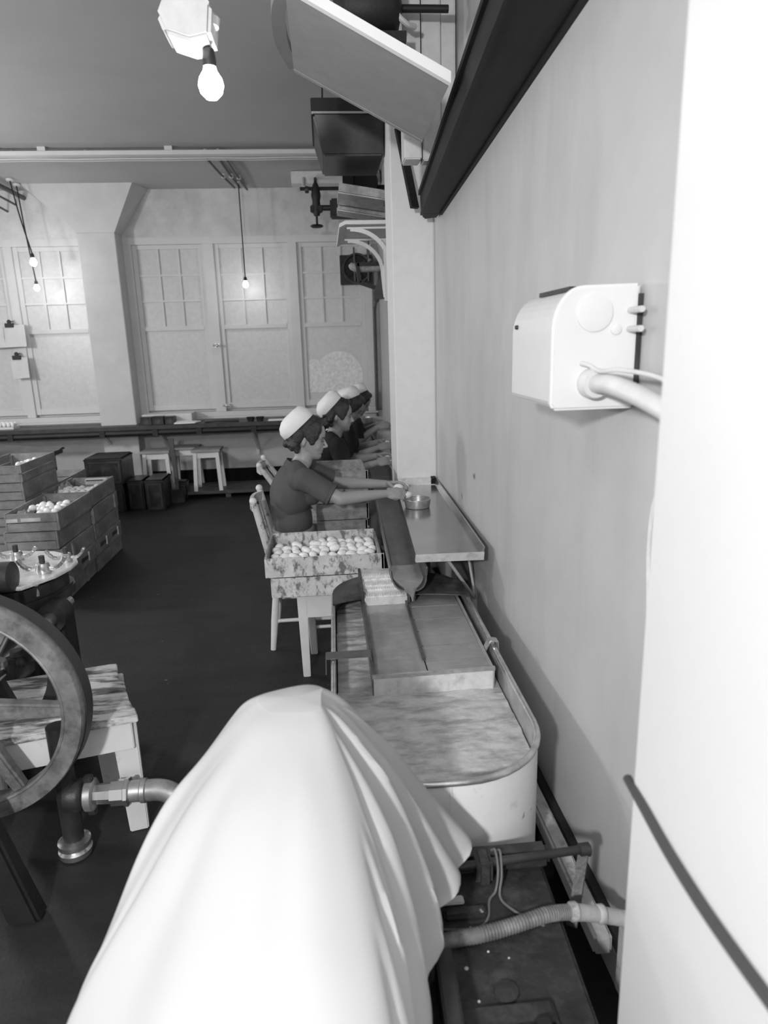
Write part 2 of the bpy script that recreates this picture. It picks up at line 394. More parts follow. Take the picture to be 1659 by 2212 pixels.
def pendant(x, y, zb, ztop, label, power, size=.032, bend=0.0, strength='bulb', topx=None):
    """bare bulb on a flex: flex, holder, bulb; zb = centre of the bulb"""
    t = thing('pendant_lamp', label, 'lamp', (x, y, zb-size*1.3), 'bare bulbs hanging on flexes')
    tx = x if topx is None else topx
    zh = zb+size*2.6
    MB().lathe([(.035, -.03), (.04, -.01), (.03, 0)], (tx, y, ztop), n=14).build('ceiling_rose', M['conduit'], t)
    MB().tube(catmull([(tx, y, ztop-.02), (tx*.6+x*.4+bend, y, (ztop+zh)/2), (x, y, zh)], 8), .007, 6).build('flex', M['flex'], t)
    MB().lathe([(.008, size*2.7), (.016, size*2.5), (.02, size*1.7), (.019, size*1.3)], (x, y, zb), n=14).build('lamp_holder', M['brass'], t)
    MB().lathe([(.0002, -size*1.05), (size*.45, -size*.95), (size*.85, -size*.55), (size, 0), (size*.88, size*.5), (size*.55, size*1.0), (.016, size*1.4)], (x, y, zb), n=18).build('bulb', M[strength], t)
    l = bpy.data.lights.new('bulb_light', 'POINT'); l.energy = power; l.shadow_soft_size = size*1.15
    lo = bpy.data.objects.new('bulb_light', l); C.objects.link(lo); lo.parent = t; lo.location = (0, 0, size*1.3)
    return t
pendant(-.285, 2.2, 2.425, 2.60, 'large bare lit bulb hanging near the camera below a white block', 5.0, .036)
pendant(-.868, 8.35, 2.40, 3.5, 'bare lit bulb on a long straight flex before the middle window sash', 6.0, .032)
pendant(-3.10, 8.10, 2.655, 3.5, 'brighter upper bulb of the two at the left window', 9.0, .036, topx=-3.22)
pendant(-3.19, 8.33, 2.41, 3.5, 'lower bulb of the two at the left window', 6.0, .03, topx=-3.25)
# white block the near bulb hangs from
t = thing('ceiling_block', 'white wooden block carrying the near bulb on a drop rod', 'block', (-.33, 2.2, 2.5))
m = MB(); m.prism([(-.408, 2.13, 2.575), (-.392, 2.13, 2.532), (-.325, 2.13, 2.512), (-.268, 2.13, 2.525), (-.258, 2.13, 2.60), (-.30, 2.13, 2.645), (-.375, 2.13, 2.64)], (0, .14, 0))
m.build('block', M['conduit'], t, bevel=.01)
MB().tube([(-.31, 2.2, 2.64), (-.31, 2.2, ZC)], .014).build('drop_rod', M['conduit'], t)
# ================================================================== UPPER RIGHT: CHUTE, TRAY, HOPPER
t = thing('overhead_chute', 'dark wooden box chute running along the top of the right wall', 'chute', (.55, 2.4, 2.2))
def cx(y): return .408+.0422*y, .697, 2.637-.0568*y
def sec(y, h): a, b, z = cx(y); return [(a, y, z), (b, y, z), (b+.0, y, z+h), (a-.004, y, z+h)]
A = sec(1.3, .10); B = sec(4.1, .10)
m = MB(); m.hexa([A[0], A[1], B[1], B[0]], [A[3], A[2], B[2], B[3]]); m.build('box', M['darkwood'], t, bevel=.004)
a, b, z = cx(4.1)
m = MB(); m.hexa([(a, 4.09, z), (b, 4.09, z), (b-.005, 4.21, z-.004), (a+.03, 4.21, z-.012)], [(a-.006, 4.09, z+.115), (b, 4.09, z+.11), (b-.012, 4.2, z+.09), (a+.012, 4.2, z+.09)])
m.build('end_cap', M['darkwood'], t, bevel=.008)
def strip(o, dz, wd, y0, y1, f):
    p, q = cx(y0), cx(y1); return (p[0]+(p[1]-p[0])*f+o, y0, p[2]+dz), (q[0]+(q[1]-q[0])*f+o, y1, q[2]+dz)
for f in (.02, .97):
    p, q = strip(0, -.006, 0, 1.3, 4.08, f); MB().bar(p, q, .016, .014).build('edge_batten', M['darkwood'], t)
p, q = strip(-.008, .095, 0, 1.3, 4.05, 0); MB().bar(p, q, .02, .022).build('edge_batten', M['darkwood'], t)
# strap hanging from the chute's end against the column
MB().bar((.49, 4.32, 2.90), (.557, 4.18, 2.45), .05, .02).build('hanger', M['darkwood'], t)
# sloping white tray that delivers into the chute
t = thing('sloping_tray', 'whitewashed sloping tray descending into the dark overhead chute', 'tray', (.2, 2.9, 2.65))
zt = lambda x: 2.558-.51*(x-.46)
x0, x1 = -.072, .470
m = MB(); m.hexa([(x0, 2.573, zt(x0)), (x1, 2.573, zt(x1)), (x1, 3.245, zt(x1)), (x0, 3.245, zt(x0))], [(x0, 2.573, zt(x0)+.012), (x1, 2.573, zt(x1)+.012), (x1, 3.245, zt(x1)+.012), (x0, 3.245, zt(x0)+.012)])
m.build('tray_bottom', M['hoodshade'], t)
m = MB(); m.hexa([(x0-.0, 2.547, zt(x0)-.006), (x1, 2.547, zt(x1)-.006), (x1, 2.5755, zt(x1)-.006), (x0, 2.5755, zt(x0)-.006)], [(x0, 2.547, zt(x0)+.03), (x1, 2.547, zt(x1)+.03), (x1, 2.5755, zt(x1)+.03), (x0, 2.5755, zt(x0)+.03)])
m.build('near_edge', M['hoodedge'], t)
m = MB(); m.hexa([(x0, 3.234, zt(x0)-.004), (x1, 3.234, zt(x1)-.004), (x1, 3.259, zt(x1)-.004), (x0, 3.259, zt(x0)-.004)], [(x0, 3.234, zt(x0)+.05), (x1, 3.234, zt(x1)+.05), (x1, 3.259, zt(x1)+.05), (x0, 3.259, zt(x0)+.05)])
m.build('far_edge', M['hoodshade'], t)
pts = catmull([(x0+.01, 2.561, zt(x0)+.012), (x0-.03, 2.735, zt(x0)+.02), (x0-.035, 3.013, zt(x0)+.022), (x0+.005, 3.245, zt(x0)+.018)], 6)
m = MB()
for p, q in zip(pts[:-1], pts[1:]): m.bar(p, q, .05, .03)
m.build('rolled_end', M['hoodshade'], t)
m = MB(); m.bar((x0+.03, 3.234, zt(x0+.03)+.03), (x0+.03, 3.234, 3.49), .03, .03); m.build('hanger', M['hoodshade'], t)
# white vertical boards behind the tray
t = thing('pipe_casing', 'pale vertical casing boards behind the sloping tray beside the chute', 'casing', (.52, 3.6, 2.46))
for i, (x, wd, dy) in enumerate(((.43, .085, .05), (.525, .09, .02), (.615, .075, 0))):
    MB().box((x, 3.62-dy, 2.56), (x+wd, 3.70, ZC)).build('board', M['conduit'], t, bevel=.006)
t = thing('overhead_motor', 'black electric motor on a bracket above the sloping tray', 'motor', (.27, 3.3, 2.98))
MB().lathe([(.03, -.15), (.11, -.13), (.13, -.1), (.13, .1), (.11, .13), (.03, .15)], (.26, 3.42, 3.13), 'X', 20).build('casing', M['blackmetal'], t)
MB().tube([(.34, 3.42, 3.13), (.62, 3.42, 3.13)], .016).build('shaft', M['blackmetal'], t)
MB().box((.12, 3.33, 2.97), (.42, 3.52, 3.01)).build('bracket', M['blackmetal'], t)
MB().box((.24, 3.38, 3.2), (.28, 3.46, 3.5)).build('hanger', M['blackmetal'], t)
MB().tube(catmull([(.36, 3.36, 3.24), (.37, 3.34, 3.10), (.42, 3.36, 3.05), (.47, 3.42, 3.06)], 6), .012, 8).build('loose_cable', M['conduit'], t)
# dark sheet hopper
t = thing('sheet_hopper', 'dark sheet metal hopper hanging left of the white column', 'hopper', (.25, 4.95, 2.88))
T = [(-.004, 4.62, 3.15), (.435, 4.62, 3.15), (.435, 5.35, 3.15), (-.004, 5.35, 3.15)]
U = [(.05, 4.66, 2.845), (.43, 4.66, 2.845), (.43, 5.2, 2.845), (.05, 5.2, 2.845)]
MB().hexa(U, [(x, y, 3.07) if i in (0, 1) else (x, y, 3.07) for i, (x, y, z) in enumerate(T)]).build('bowl', M['galv_dark'], t, bevel=.012)
MB().box((-.012, 4.61, 3.075), (.435, 5.36, 3.155)).build('rim_band', M['blackmetal'], t, bevel=.004)
MB().box((-.01, 4.604, 3.066), (.435, 4.618, 3.078)).build('rim_lip', M['bright'], t)
for x, y in ((.06, 4.7), (.06, 5.25), (.4, 4.7)): MB().tube([(x, y, 3.15), (x+.015, y, ZC)], .006, 6).build('hanger_rod', M['blackmetal'], t)
# post, trays, beams beyond the column
t = thing('drive_frame', 'black iron drive frame with thin rods hanging below the hopper', 'frame', (.35, 6.0, 2.7))
MB().box((.215, 6.0, 2.78), (.305, 6.09, 3.16)).build('post', M['blackmetal'], t, bevel=.005)
MB().box((.20, 5.98, 3.15), (.32, 6.11, 3.19)).build('cap_plate', M['galv'], t)
MB().box((.205, 5.99, 3.19), (.315, 6.1, ZC)).build('hanger', M['castiron'], t)
MB().box((.30, 6.1, 2.74), (.62, 6.3, 2.98)).build('gearbox', M['blackmetal'], t, bevel=.02)
MB().lathe([(.1, -.04), (.11, 0), (.1, .04)], (.40, 6.06, 2.99), 'Y', 18).build('pulley', M['blackmetal'], t)
for x in (.44, .475): MB().tube([(x, 6.05, 2.9), (x, 6.05, ZC)], .011, 6).build('rod', M['blackmetal'], t)
MB().bar((.57, 5.7, 2.78), (.60, 5.75, 3.10), .02, .05).build('lever', M['dimwood'], t)
t = thing('timber_beam', 'pale timber beam fixed to the ceiling above the valve', 'beam', (.22, 7.95, 3.37))
MB().box((-.265, 7.9, 3.375), (.68, 8.1, ZC-.003)).build('beam', M['conduit'], t, bevel=.006)
MB().box((.3, 7.88, 3.38), (.68, 7.9, 3.47)).build('board', M['crate3'], t)
t = thing('valve_stand', 'black screw valve with handwheel hanging under the timber beam', 'valve', (-.01, 7.6, 2.9))
MB().lathe([(.03, 3.0), (.045, 3.05), (.04, 3.14), (.05, 3.2), (.035, 3.28), (.012, 3.33)], (-.01, 7.6, 0), n=16).build('body', M['blackmetal'], t)
MB().lathe([(.012, 2.9), (.012, 3.02)], (-.012, 7.6, 0), n=10).build('stem', M['blackmetal'], t)
MB().lathe([(.02, 2.895), (.055, 2.888), (.07, 2.90), (.055, 2.912), (.02, 2.915)], (-.015, 7.6, 0), n=20).build('handwheel', M['blackmetal'], t)
MB().box((-.075, 7.56, 3.03), (.055, 7.64, 3.10)).build('yoke', M['blackmetal'], t, bevel=.01)
MB().tube([(-.17, 7.6, 3.26), (.27, 7.6, 3.26)], .018, 8).build('cross_pipe', M['blackmetal'], t)
MB().lathe([(.03, -.02), (.035, 0), (.03, .02)], (-.1, 7.6, 3.25), 'X', 10).build('union', M['castiron'], t)
MB().tube([(.0, 7.6, 3.075), (.14, 7.6, 3.075)], .028, 10).build('side_pipe', M['castiron'], t)
MB().box((.13, 7.5, 2.98), (.56, 7.72, 3.15)).build('motor_box', M['blackmetal'], t, bevel=.015)
MB().tube([(-.13, 7.6, 3.27), (-.13, 7.8, 3.40)], .02, 8).build('bracket', M['conduit'], t)
MB().tube([(-.01, 7.6, 3.32), (-.01, 7.9, 3.42)], .016, 8).build('hanger', M['blackmetal'], t)
def tilt_tray(name, label, y0, y1, L0, R0, h, mm):
    t = thing(name, label, 'tray', ((L0[0]+R0[0])/2, y0, R0[1]))
    dz = (R0[1]-L0[1])
    (xa, za), (xb, zb) = L0, R0
    MB().hexa([(xa, y0, za), (xb, y0, zb), (xb, y0+.012, zb), (xa, y0+.012, za)], [(xa+.006, y0, za+h), (xb, y0, zb+h), (xb, y0+.012, zb+h), (xa+.006, y0+.012, za+h)]).build('side', mm, t)
    MB().hexa([(xa, y0, za), (xb, y0, zb), (xb, y1, zb), (xa, y1, za)], [(xa, y0, za+.008), (xb, y0, zb+.008), (xb, y1, zb+.008), (xa, y1, za+.008)]).build('bottom', mm, t)
    MB().hexa([(xa, y1-.012, za), (xb, y1-.012, zb), (xb, y1, zb), (xa, y1, za)], [(xa, y1-.012, za+h), (xb, y1-.012, zb+h), (xb, y1, zb+h), (xa, y1, za+h)]).build('side', mm, t)
    MB().bar((xa, y0-.003, za), (xb, y0-.003, zb), .008, .008).build('bead', M['bright'], t)
    MB().box((xb-.04, y0+.05, zb-.02), (XW, y0+.09, zb)).build('wall_arm', M['castiron'], t)
    return t
tilt_tray('galvanised_tray', 'upper of two tilted galvanised trays fixed beside the column', 5.0, 5.4, (.146, 2.70), (.50, 2.645), .062, M['galv'])
tilt_tray('galvanised_tray', 'lower of two tilted galvanised trays fixed beside the column', 5.5, 5.75, (.15, 2.68), (.53, 2.62), .06, M['galv'])
# shelf on curved brackets
t = thing('bracket_shelf', 'grey shelf on two white curved iron brackets beyond the column', 'shelf', (.40, 5.3, 2.05))
m = MB(); m.hexa([(.146, 5.10, 2.495), (.19, 5.10, 2.515), (.19, 6.1, 2.515), (.146, 6.1, 2.495)], [(.146, 5.10, 2.52), (.19, 5.10, 2.54), (.19, 6.1, 2.54), (.146, 6.1, 2.52)]); m.box((.19, 5.10, 2.515), (.66, 6.1, 2.54)); m.build('shelf_board', M['hoodedge'], t)
for i, y in enumerate((5.16, 5.72)):
    g = MB(); g.bar((.20, y, 2.497), (.52, y, 2.497), .028, .012); g.build('bracket_arm', M['hoodedge'], t)
    g = MB(); g.bar((.517, y, 2.505), (.517, y, 2.03), .026, .024); g.build('bracket_upright', M['hoodedge'], t)
    pts = [(.225+.27*math.sin(k*PI/2/14), y, 2.49-.24*(1-math.cos(k*PI/2/14))) for k in range(15)]
    pts += [(.503, y, 2.15), (.512, y, 2.06)]
    g = MB()
    for p, q in zip(pts[:-1], pts[1:]): g.bar(p, q, .028, .017, up=(0, 1, 0))
    g.build('bracket_curve', M['hoodedge'], t)
MB().box((.53, 5.1, 2.03), (.545, 5.8, 2.5)).build('back_board', M['dimwood'], t)
MB().box((.53, 5.2, 2.3), (.70, 5.6, 2.34)).build('wall_arm', M['dimwood'], t)
# lagged pipe with dark framing and reflector
t = thing('lagged_pipe', 'fuzzy pale lagged pipe hanging in a bent black iron frame', 'pipe', (.37, 5.9, 2.13))
pts = catmull([(.245, 5.9, 2.34), (.27, 5.9, 2.315), (.34, 5.9, 2.305), (.5, 5.9, 2.307), (.6, 5.9, 2.31)], 6)
g = MB(); g.tube(pts, [.02+.014*min(1, i/6)+random.uniform(-.002, .002) for i in range(len(pts))], 14); g.build('lagging', M['lag'], t)
g = MB()
for p, q in (((.30, 5.88, 2.34), (.318, 5.88, 2.19)), ((.318, 5.88, 2.19), (.46, 5.88, 2.142)), ((.46, 5.88, 2.142), (.52, 5.88, 2.33)), ((.30, 5.88, 2.33), (.52, 5.88, 2.33))): g.bar(p, q, .05, .03)
g.build('iron_frame', M['blackmetal'], t)
g = MB(); g.hexa([(.425, 5.8, 2.05), (.52, 5.8, 2.06), (.52, 5.95, 2.06), (.425, 5.95, 2.05)], [(.42, 5.8, 2.10), (.53, 5.8, 2.13), (.53, 5.95, 2.13), (.42, 5.95, 2.10)])
g.hexa([(.42, 5.8, 2.10), (.53, 5.8, 2.13), (.53, 5.95, 2.13), (.42, 5.95, 2.10)], [(.50, 5.8, 2.27), (.53, 5.8, 2.27), (.53, 5.95, 2.27), (.50, 5.95, 2.27)]); g.build('dark_hood', M['castiron'], t)
MB().tube([(.47, 5.87, 2.05), (.45, 5.87, 2.03), (.43, 5.87, 1.99), (.425, 5.87, 1.93)], .008, 6).build('drain_pipe', M['dimwood'], t)
MB().tube([(.40, 5.9, 2.34), (.40, 5.9, 2.515)], .007, 6).build('hanger_rod', M['dimwood'], t)
MB().lathe([(.002, .03), (.012, .022), (.014, .01), (.004, 0)], (.405, 5.86, 2.345), n=10).build('knob', M['bright'], t)
t = thing('exhaust_fan', 'black exhaust fan box set in the top of the right window sash', 'fan', (.42, 8.5, 2.42))
MB().box((.236, 8.58, 2.40), (.62, 8.72, 2.73)).build('fan_box', M['blackmetal'], t)
m = MB(); m.lathe([(.15, -.05), (.17, -.06), (.17, .05), (.15, .05)], (.43, 8.53, 2.57), 'Y', 24, ring=True); m.build('fan_ring', M['dimwood'], t)
for k in range(4):
    a = k*PI/2+.5; m = MB(); m.bar((.43+.02*math.cos(a), 8.52, 2.57+.02*math.sin(a)), (.43+.13*math.cos(a), 8.50, 2.57+.13*math.sin(a)), .07, .006, up=(.4*math.sin(a), 1, 0)); m.build('blade', M['blackmetal'], t)
MB().lathe([(.02, -.06), (.035, -.04), (.035, .03)], (.43, 8.5, 2.57), 'Y', 14).build('fan_motor', M['blackmetal'], t)
for x in (.40, .56): MB().bar((x, 8.46, 2.42), (x, 8.46, 2.8), .02, .02).build('guard_bar', M['dimwood'], t)


# ================================================================== NEAR RIGHT: FUSE BOX, CABLES
t = thing('fuse_box', 'cream painted cast iron fuse box on the right wall beside the pillar', 'fuse box', (.6, 1.7, 1.54))
prof = [(.695, 1.545), (.512, 1.545), (.505, 1.56)]
prof += [(.575-.07*math.cos(k*PI/2/8), 1.712+.092*math.sin(k*PI/2/8)) for k in range(9)]
prof += [(.695, 1.806)]
MB().prism([(x, 1.51, z) for x, z in prof], (0, .34, 0)).build('case', M['fuse'], t, bevel=.007)
MB().prism([(x-.006 if x < .6 else x, 1.50, z+(.006 if z > 1.7 else -.004)) for x, z in prof], (0, .02, 0)).build('end_cover', M['fuse'], t, bevel=.006)
m = MB(); m.lathe([(.033, -.008), (.041, -.006), (.041, .004)], (.592, 1.502, 1.752), 'Y', 28); m.build('raised_disc', M['fuse'], t)
m = MB(); m.lathe([(.004, -.008), (.012, -.006), (.014, .004)], (.642, 1.502, 1.716), 'Y', 16); m.build('screw_boss', M['fuse'], t)
m = MB(); m.lathe([(.03, -.035), (.034, -.03), (.034, 0), (.042, .004)], (.592, 1.502, 1.60), 'Y', 22); m.build('conduit_hub', M['conduit'], t)
MB().tube(catmull([(.592, 1.48, 1.60), (.60, 1.40, 1.60), (.625, 1.28, 1.575), (.655, 1.17, 1.53), (.672, 1.10, 1.46), (.675, 1.07, 1.36)], 8), .021, 14).build('conduit', M['conduit'], t)
MB().tube(catmull([(.562, 1.492, 1.645), (.578, 1.48, 1.64), (.592, 1.45, 1.628), (.61, 1.38, 1.632), (.645, 1.26, 1.615), (.675, 1.16, 1.55)], 6), .005, 8).build('earth_wire', M['conduit'], t)
MB().box((.555, 1.56, 1.802), (.60, 1.78, 1.812)).build('lid_seam', M['castiron'], t)
for z in (1.755, 1.715): MB().tube([(.672, 1.5, z), (.672, 1.44, z)], .007, 8).build('hinge_lug', M['conduit'], t)
MB().box((.690, 1.494, 1.56), (.699, 1.505, 1.79)).build('back_plate', M['castiron'], t)
MB().lathe([(.005, -.004), (.006, .003)], (.503, 1.80, 1.73), 'X', 10).build('screw', M['castiron'], t)
for x in (.625, .66): MB().tube([(x, 1.13, 1.47), (x+.03, 1.10, 1.47)], .004, 6).build('clip', M['conduit'], t)
tag(MB().tube(catmull([(.445, .905, 1.022), (.440, .84, 1.02), (.438, .74, 1.008), (.438, .6, 1.006), (.438, .3, 1.03)], 8), .0075, 8).build('trailing_cable', M['darkcable']),
    'dark loose cable stretched across the near white pillar', 'cable')
tag(MB().tube(catmull([(.692, 1.30, 1.40), (.694, 1.37, 1.36), (.694, 1.385, 1.25), (.694, 1.365, 1.08), (.694, 1.35, .9)], 6), .004, 6).build('wall_wire', M['conduit']),
    'thin pale wire running down the right wall beside the pillar', 'wire')

# ================================================================== TABLE, TROUGH
t = thing('egg_breaking_table', 'sheet metal topped table with upturned lips against the right wall', 'table', (.55, 3.6, 0))
TZ = .787
top = [(.36, 2.835), (.652, 2.82), (.694, 4.372), (.43, 4.372)]
MB().prism([(x, y, TZ-.022) for x, y in top], (0, 0, .022)).build('table_top', M['tabletin'], t)
MB().hexa([(.355, 2.815, TZ-.024), (.655, 2.80, TZ-.024), (.655, 2.825, TZ-.024), (.355, 2.84, TZ-.024)],
          [(.355, 2.805, TZ+.012), (.655, 2.79, TZ+.014), (.655, 2.80, TZ+.014), (.355, 2.815, TZ+.012)]).build('front_lip', M['tinlip'], t)
MB().hexa([(.640, 2.80, TZ), (.652, 2.80, TZ), (.694, 4.372, TZ), (.682, 4.372, TZ)], [(.652, 2.80, TZ+.036), (.66, 2.80, TZ+.036), (.698, 4.372, TZ+.042), (.692, 4.372, TZ+.042)]).build('wall_lip', M['tabletin'], t)
MB().box((.44, 4.345, TZ), (.694, 4.373, TZ+.045)).build('back_lip', M['tinlip'], t)
MB().bar((.672, 4.355, TZ+.01), (.674, 4.34, TZ+.05), .03, .03).build('corner_fold', M['blackmetal'], t)
MB().tube([(.50, 2.9, TZ-.03), (.685, 3.12, .46)], .008, 8).build('stay_rod', M['conduit'], t)
MB().tube([(.640, 3.13, TZ-.03), (.69, 3.13, .46)], .006, 8).build('stay_rod', M['conduit'], t)
MB().bar((.44, 3.2, TZ-.05), (.69, 3.2, TZ-.05), .05, .05).build('bearer', M['dimwood'], t)
MB().bar((.45, 4.2, TZ-.05), (.69, 4.2, TZ-.05), .05, .05).build('bearer', M['dimwood'], t)
for y in (3.25, 4.25): MB().box((.43, y-.03, 0), (.48, y+.03, TZ-.02)).build('leg', M['dimwood'], t)
MB().prism([(.55, 3.3, TZ-.1), (.69, 3.3, TZ-.1), (.69, 3.3, .40)], (0, .03, 0)).build('wall_bracket', M['dimwood'], t)
t = thing('far_breaking_table', 'sheet metal table beyond the white column where the other women work', 'table', (.6, 6.3, 0))
MB().box((.455, 4.80, TZ-.02), (.695, 7.5, TZ)).build('table_top', M['tabletin'], t)
MB().box((.47, 7.48, TZ), (.695, 7.5, TZ+.07)).build('end_lip', M['tinlip'], t)
MB().box((.47, 7.44, TZ+.0), (.695, 7.46, TZ+.03)).build('front_lip', M['tinlip'], t)
for y in (5.0, 6.2, 7.4): MB().box((.6, y-.03, 0), (.66, y+.03, TZ-.02)).build('leg', M['dimwood'], t)
# trough with scooped spout; rim z falls towards the camera
t = thing('pulp_trough', 'long dark egg-stained metal trough with rounded spout above the tank', 'trough', (.33, 5.2, .70))
ys = [2.80, 2.95, 3.2, 3.7, 4.4, 5.2, 6.2, 7.6]
def tr(y):
    xl = .244+.0265*(y-2.86); return xl, xl+.158, .742+.010*(y-2.86)
m = MB(); prof_n = 14
V = []; 
for y in ys:
    a, b, z = tr(y); cxm = (a+b)/2; hw = (b-a)/2
    for k in range(prof_n+1):
        th = PI*k/prof_n; ex = math.copysign(abs(math.cos(th))**.5, math.cos(th)); ez = abs(math.sin(th))**.5
        V.append((cxm-hw*ex, y, z-.058*ez))
tip = []
for k in range(prof_n+1):    # the rounded mouth: rim drawn back, floor carried forward
    th = PI*k/prof_n; ex = math.copysign(abs(math.cos(th))**.7, math.cos(th)); ez = abs(math.sin(th))
    a, b, z = tr(2.74); tip.append(((a+b)/2-(b-a)/2*ex*.97, 2.805-.085*ez, z-.060*ez**.6-.012*ez))
V = tip+V; F = []
for i in range(len(ys)):
    for k in range(prof_n): F.append((i*(prof_n+1)+k, i*(prof_n+1)+k+1, (i+1)*(prof_n+1)+k+1, (i+1)*(prof_n+1)+k))
inn = MB().add(V, F, True)
# give the sheet a thickness by an outer copy
nV = len(V); O = [Vector(v) for v in V]
outer = []
for i in range(len(ys)+1):
    for k in range(prof_n+1):
        v = Vector(V[i*(prof_n+1)+k]); a, b, z = tr(v.y); c0 = Vector(((a+b)/2, v.y, z+.02)); outer.append(v+(v-c0).normalized()*.006)
inn.add(outer, [tuple(reversed(f)) for f in F], True)
n1 = prof_n+1
ed = []
for i in range(len(ys)):
    for k in (0, prof_n): ed.append((i*n1+k, (i+1)*n1+k, nV+(i+1)*n1+k, nV+i*n1+k))
for k in range(prof_n): ed.append((k, k+1, nV+k+1, nV+k))
inn.f += ed; inn.sm += [False]*len(ed)
inn.build('channel', M['trough'], t)
for s in (0, 1):
    g = MB(); p, q = tr(2.80), tr(7.6); g.tube([(p[s], 2.80, p[2]), (q[s], 7.6, q[2])], .006, 8); g.build('rolled_edge', M['trough'], t)
for y in (3.35, 5.05, 6.6):
    a, b, z = tr(y); g = MB(); g.box((a-.012, y, z-.10), (b+.012, y+.03, z-.068)); g.box(((a+b)/2-.02, y, 0), ((a+b)/2+.02, y+.03, z-.09)); g.build('trestle', M['dimwood'], t)
g = MB()
a, b, z = tr(2.76); V = []; F = []
for i, (y, dz, wf) in enumerate(((3.0, -.050, .86), (2.86, -.050, .86), (2.80, -.049, .84), (2.755, -.052, .66), (2.722, -.063, .36))):
    c0 = (a+b)/2
    for k in range(9):
        u = -1+2*k/8; V.append((c0+u*(b-a)/2*wf, y, z+dz+.004*u*u))
for i in range(4):
    for k in range(8): F.append((i*9+k, i*9+k+1, (i+1)*9+k+1, (i+1)*9+k))
V2 = [(x, y, zz-.006) for x, y, zz in V]; n = len(V)
g.add(V+V2, F+[tuple(n+i for i in reversed(f)) for f in F]+[(36+k, 36+k+1, n+36+k+1, n+36+k) for k in range(8)], True)
c0 = (a+b)/2
g.tube(catmull([(c0, 2.724, z-.065), (c0+.004, 2.712, z-.09), (c0+.005, 2.708, z-.115)], 5), [.032, .028, .022, .017, .013, .010, .008, .006, .005, .004, .003], 10)
g.build('egg_film', M['wetpulp'], t)

# ================================================================== TANK
t = thing('pulp_tank', 'white enamelled oblong tank with rounded ends and rolled rim beside the wall', 'tank', (.27, 2.25, 0))
X0, X1, Y0, Y1, RZ = -.022, .562, 1.475, 3.07, .62
def outline(inset, r=.25, k=10, tx=0.0):
    xa, xb, ya, yb = X0+inset, X1-inset, Y0+inset, Y1-inset; r = r-inset; P = []
    for cxx, cyy, a0 in ((xb-r, ya+r, -PI/2), (xb-r, yb-r, 0), (xa+r, yb-r, PI/2), (xa+r, ya+r, PI)):
        for i in range(k+1):
            a = a0+PI/2*i/k; P.append((cxx+r*math.cos(a), cyy+r*math.sin(a)))
    return [(x+.012*(y-2.2), y) for x, y in P]
po, pi_ = outline(0), outline(.008)
n = len(po)
m = MB(); V = [(x, y, .05) for x, y in po]+[(x, y, RZ) for x, y in po]+[(x, y, RZ) for x, y in pi_]+[(x, y, .30) for x, y in pi_]
F = []
for r in range(3):
    for i in range(n): F.append((r*n+i, r*n+(i+1) % n, (r+1)*n+(i+1) % n, (r+1)*n+i))
F.append(tuple(3*n+i for i in range(n))); F.append(tuple(reversed(range(n))))
m.add(V, F, True); tk = m.build('shell', M['tank'], t, fix=False)
me = tk.data
me.materials.append(M['tankin'])
for i, p in enumerate(me.polygons):
    if i >= 2*n and i < 3*n+1: p.material_index = 1
for e in me.edges: pass
g = MB(); g.tube([(x, y, RZ) for x, y in outline(.002)], .0095, 10, closed=True); g.build('rolled_rim', M['rim'], t)
g = MB(); g.bar((.265, Y0-.001, .06), (.265, Y0-.001, RZ), .006, .004); g.build('seam', M['tank'], t)
for y in (1.75, 2.75): MB().box((.0, y, 0), (.52, y+.06, .055)).build('skid', M['dimwood'], t)
# egg pulp in the tank
g = MB(); pp = outline(.014); 
NX, NY = 110, 260; V = []; idx = {}
def inside(x, y):
    x2 = x-.012*(y-2.2); xa, xb, ya, yb = X0+.012, X1-.012, Y0+.012, Y1-.012; r = .238
    if x2 < xa or x2 > xb or y < ya or y > yb: return False
    for sx, cxx in ((-1, xa+r), (1, xb-r)):
        for sy, cyy in ((-1, ya+r), (1, yb-r)):
            if (x2-cxx)*sx > 0 and (y-cyy)*sy > 0 and (x2-cxx)**2+(y-cyy)**2 > r*r: return False
    return True
for j in range(NY+1):
    for i in range(NX+1):
        x = X0-.03+(X1-X0+.06)*i/NX; y = Y0+(Y1-Y0)*j/NY
        if inside(x, y):
            idx[i, j] = len(V); V.append((x, y, .543+.006*noise.noise((x*9, y*22, 0))+.003*noise.noise((x*30, y*45, 3))))
F = [(idx[i, j], idx[i+1, j], idx[i+1, j+1], idx[i, j+1]) for j in range(NY) for i in range(NX) if all(q in idx for q in ((i, j), (i+1, j), (i+1, j+1), (i, j+1)))]
g.add(V, F, True)
# body of liquid below the surface: skirt closed by the tank outline
P = [(x, y, .542) for x, y in pp]+[(x, y, .305) for x, y in pp]; k = len(pp)
g.add(P, [tuple(range(k))]+[(i, k+i, k+(i+1) % k, (i+1) % k) for i in range(k)]+[tuple(reversed(range(k, 2*k)))])
tag(g.build('egg_pulp', M['pulp'], fix=False), 'frothy liquid egg pulp filling the white tank', 'liquid')
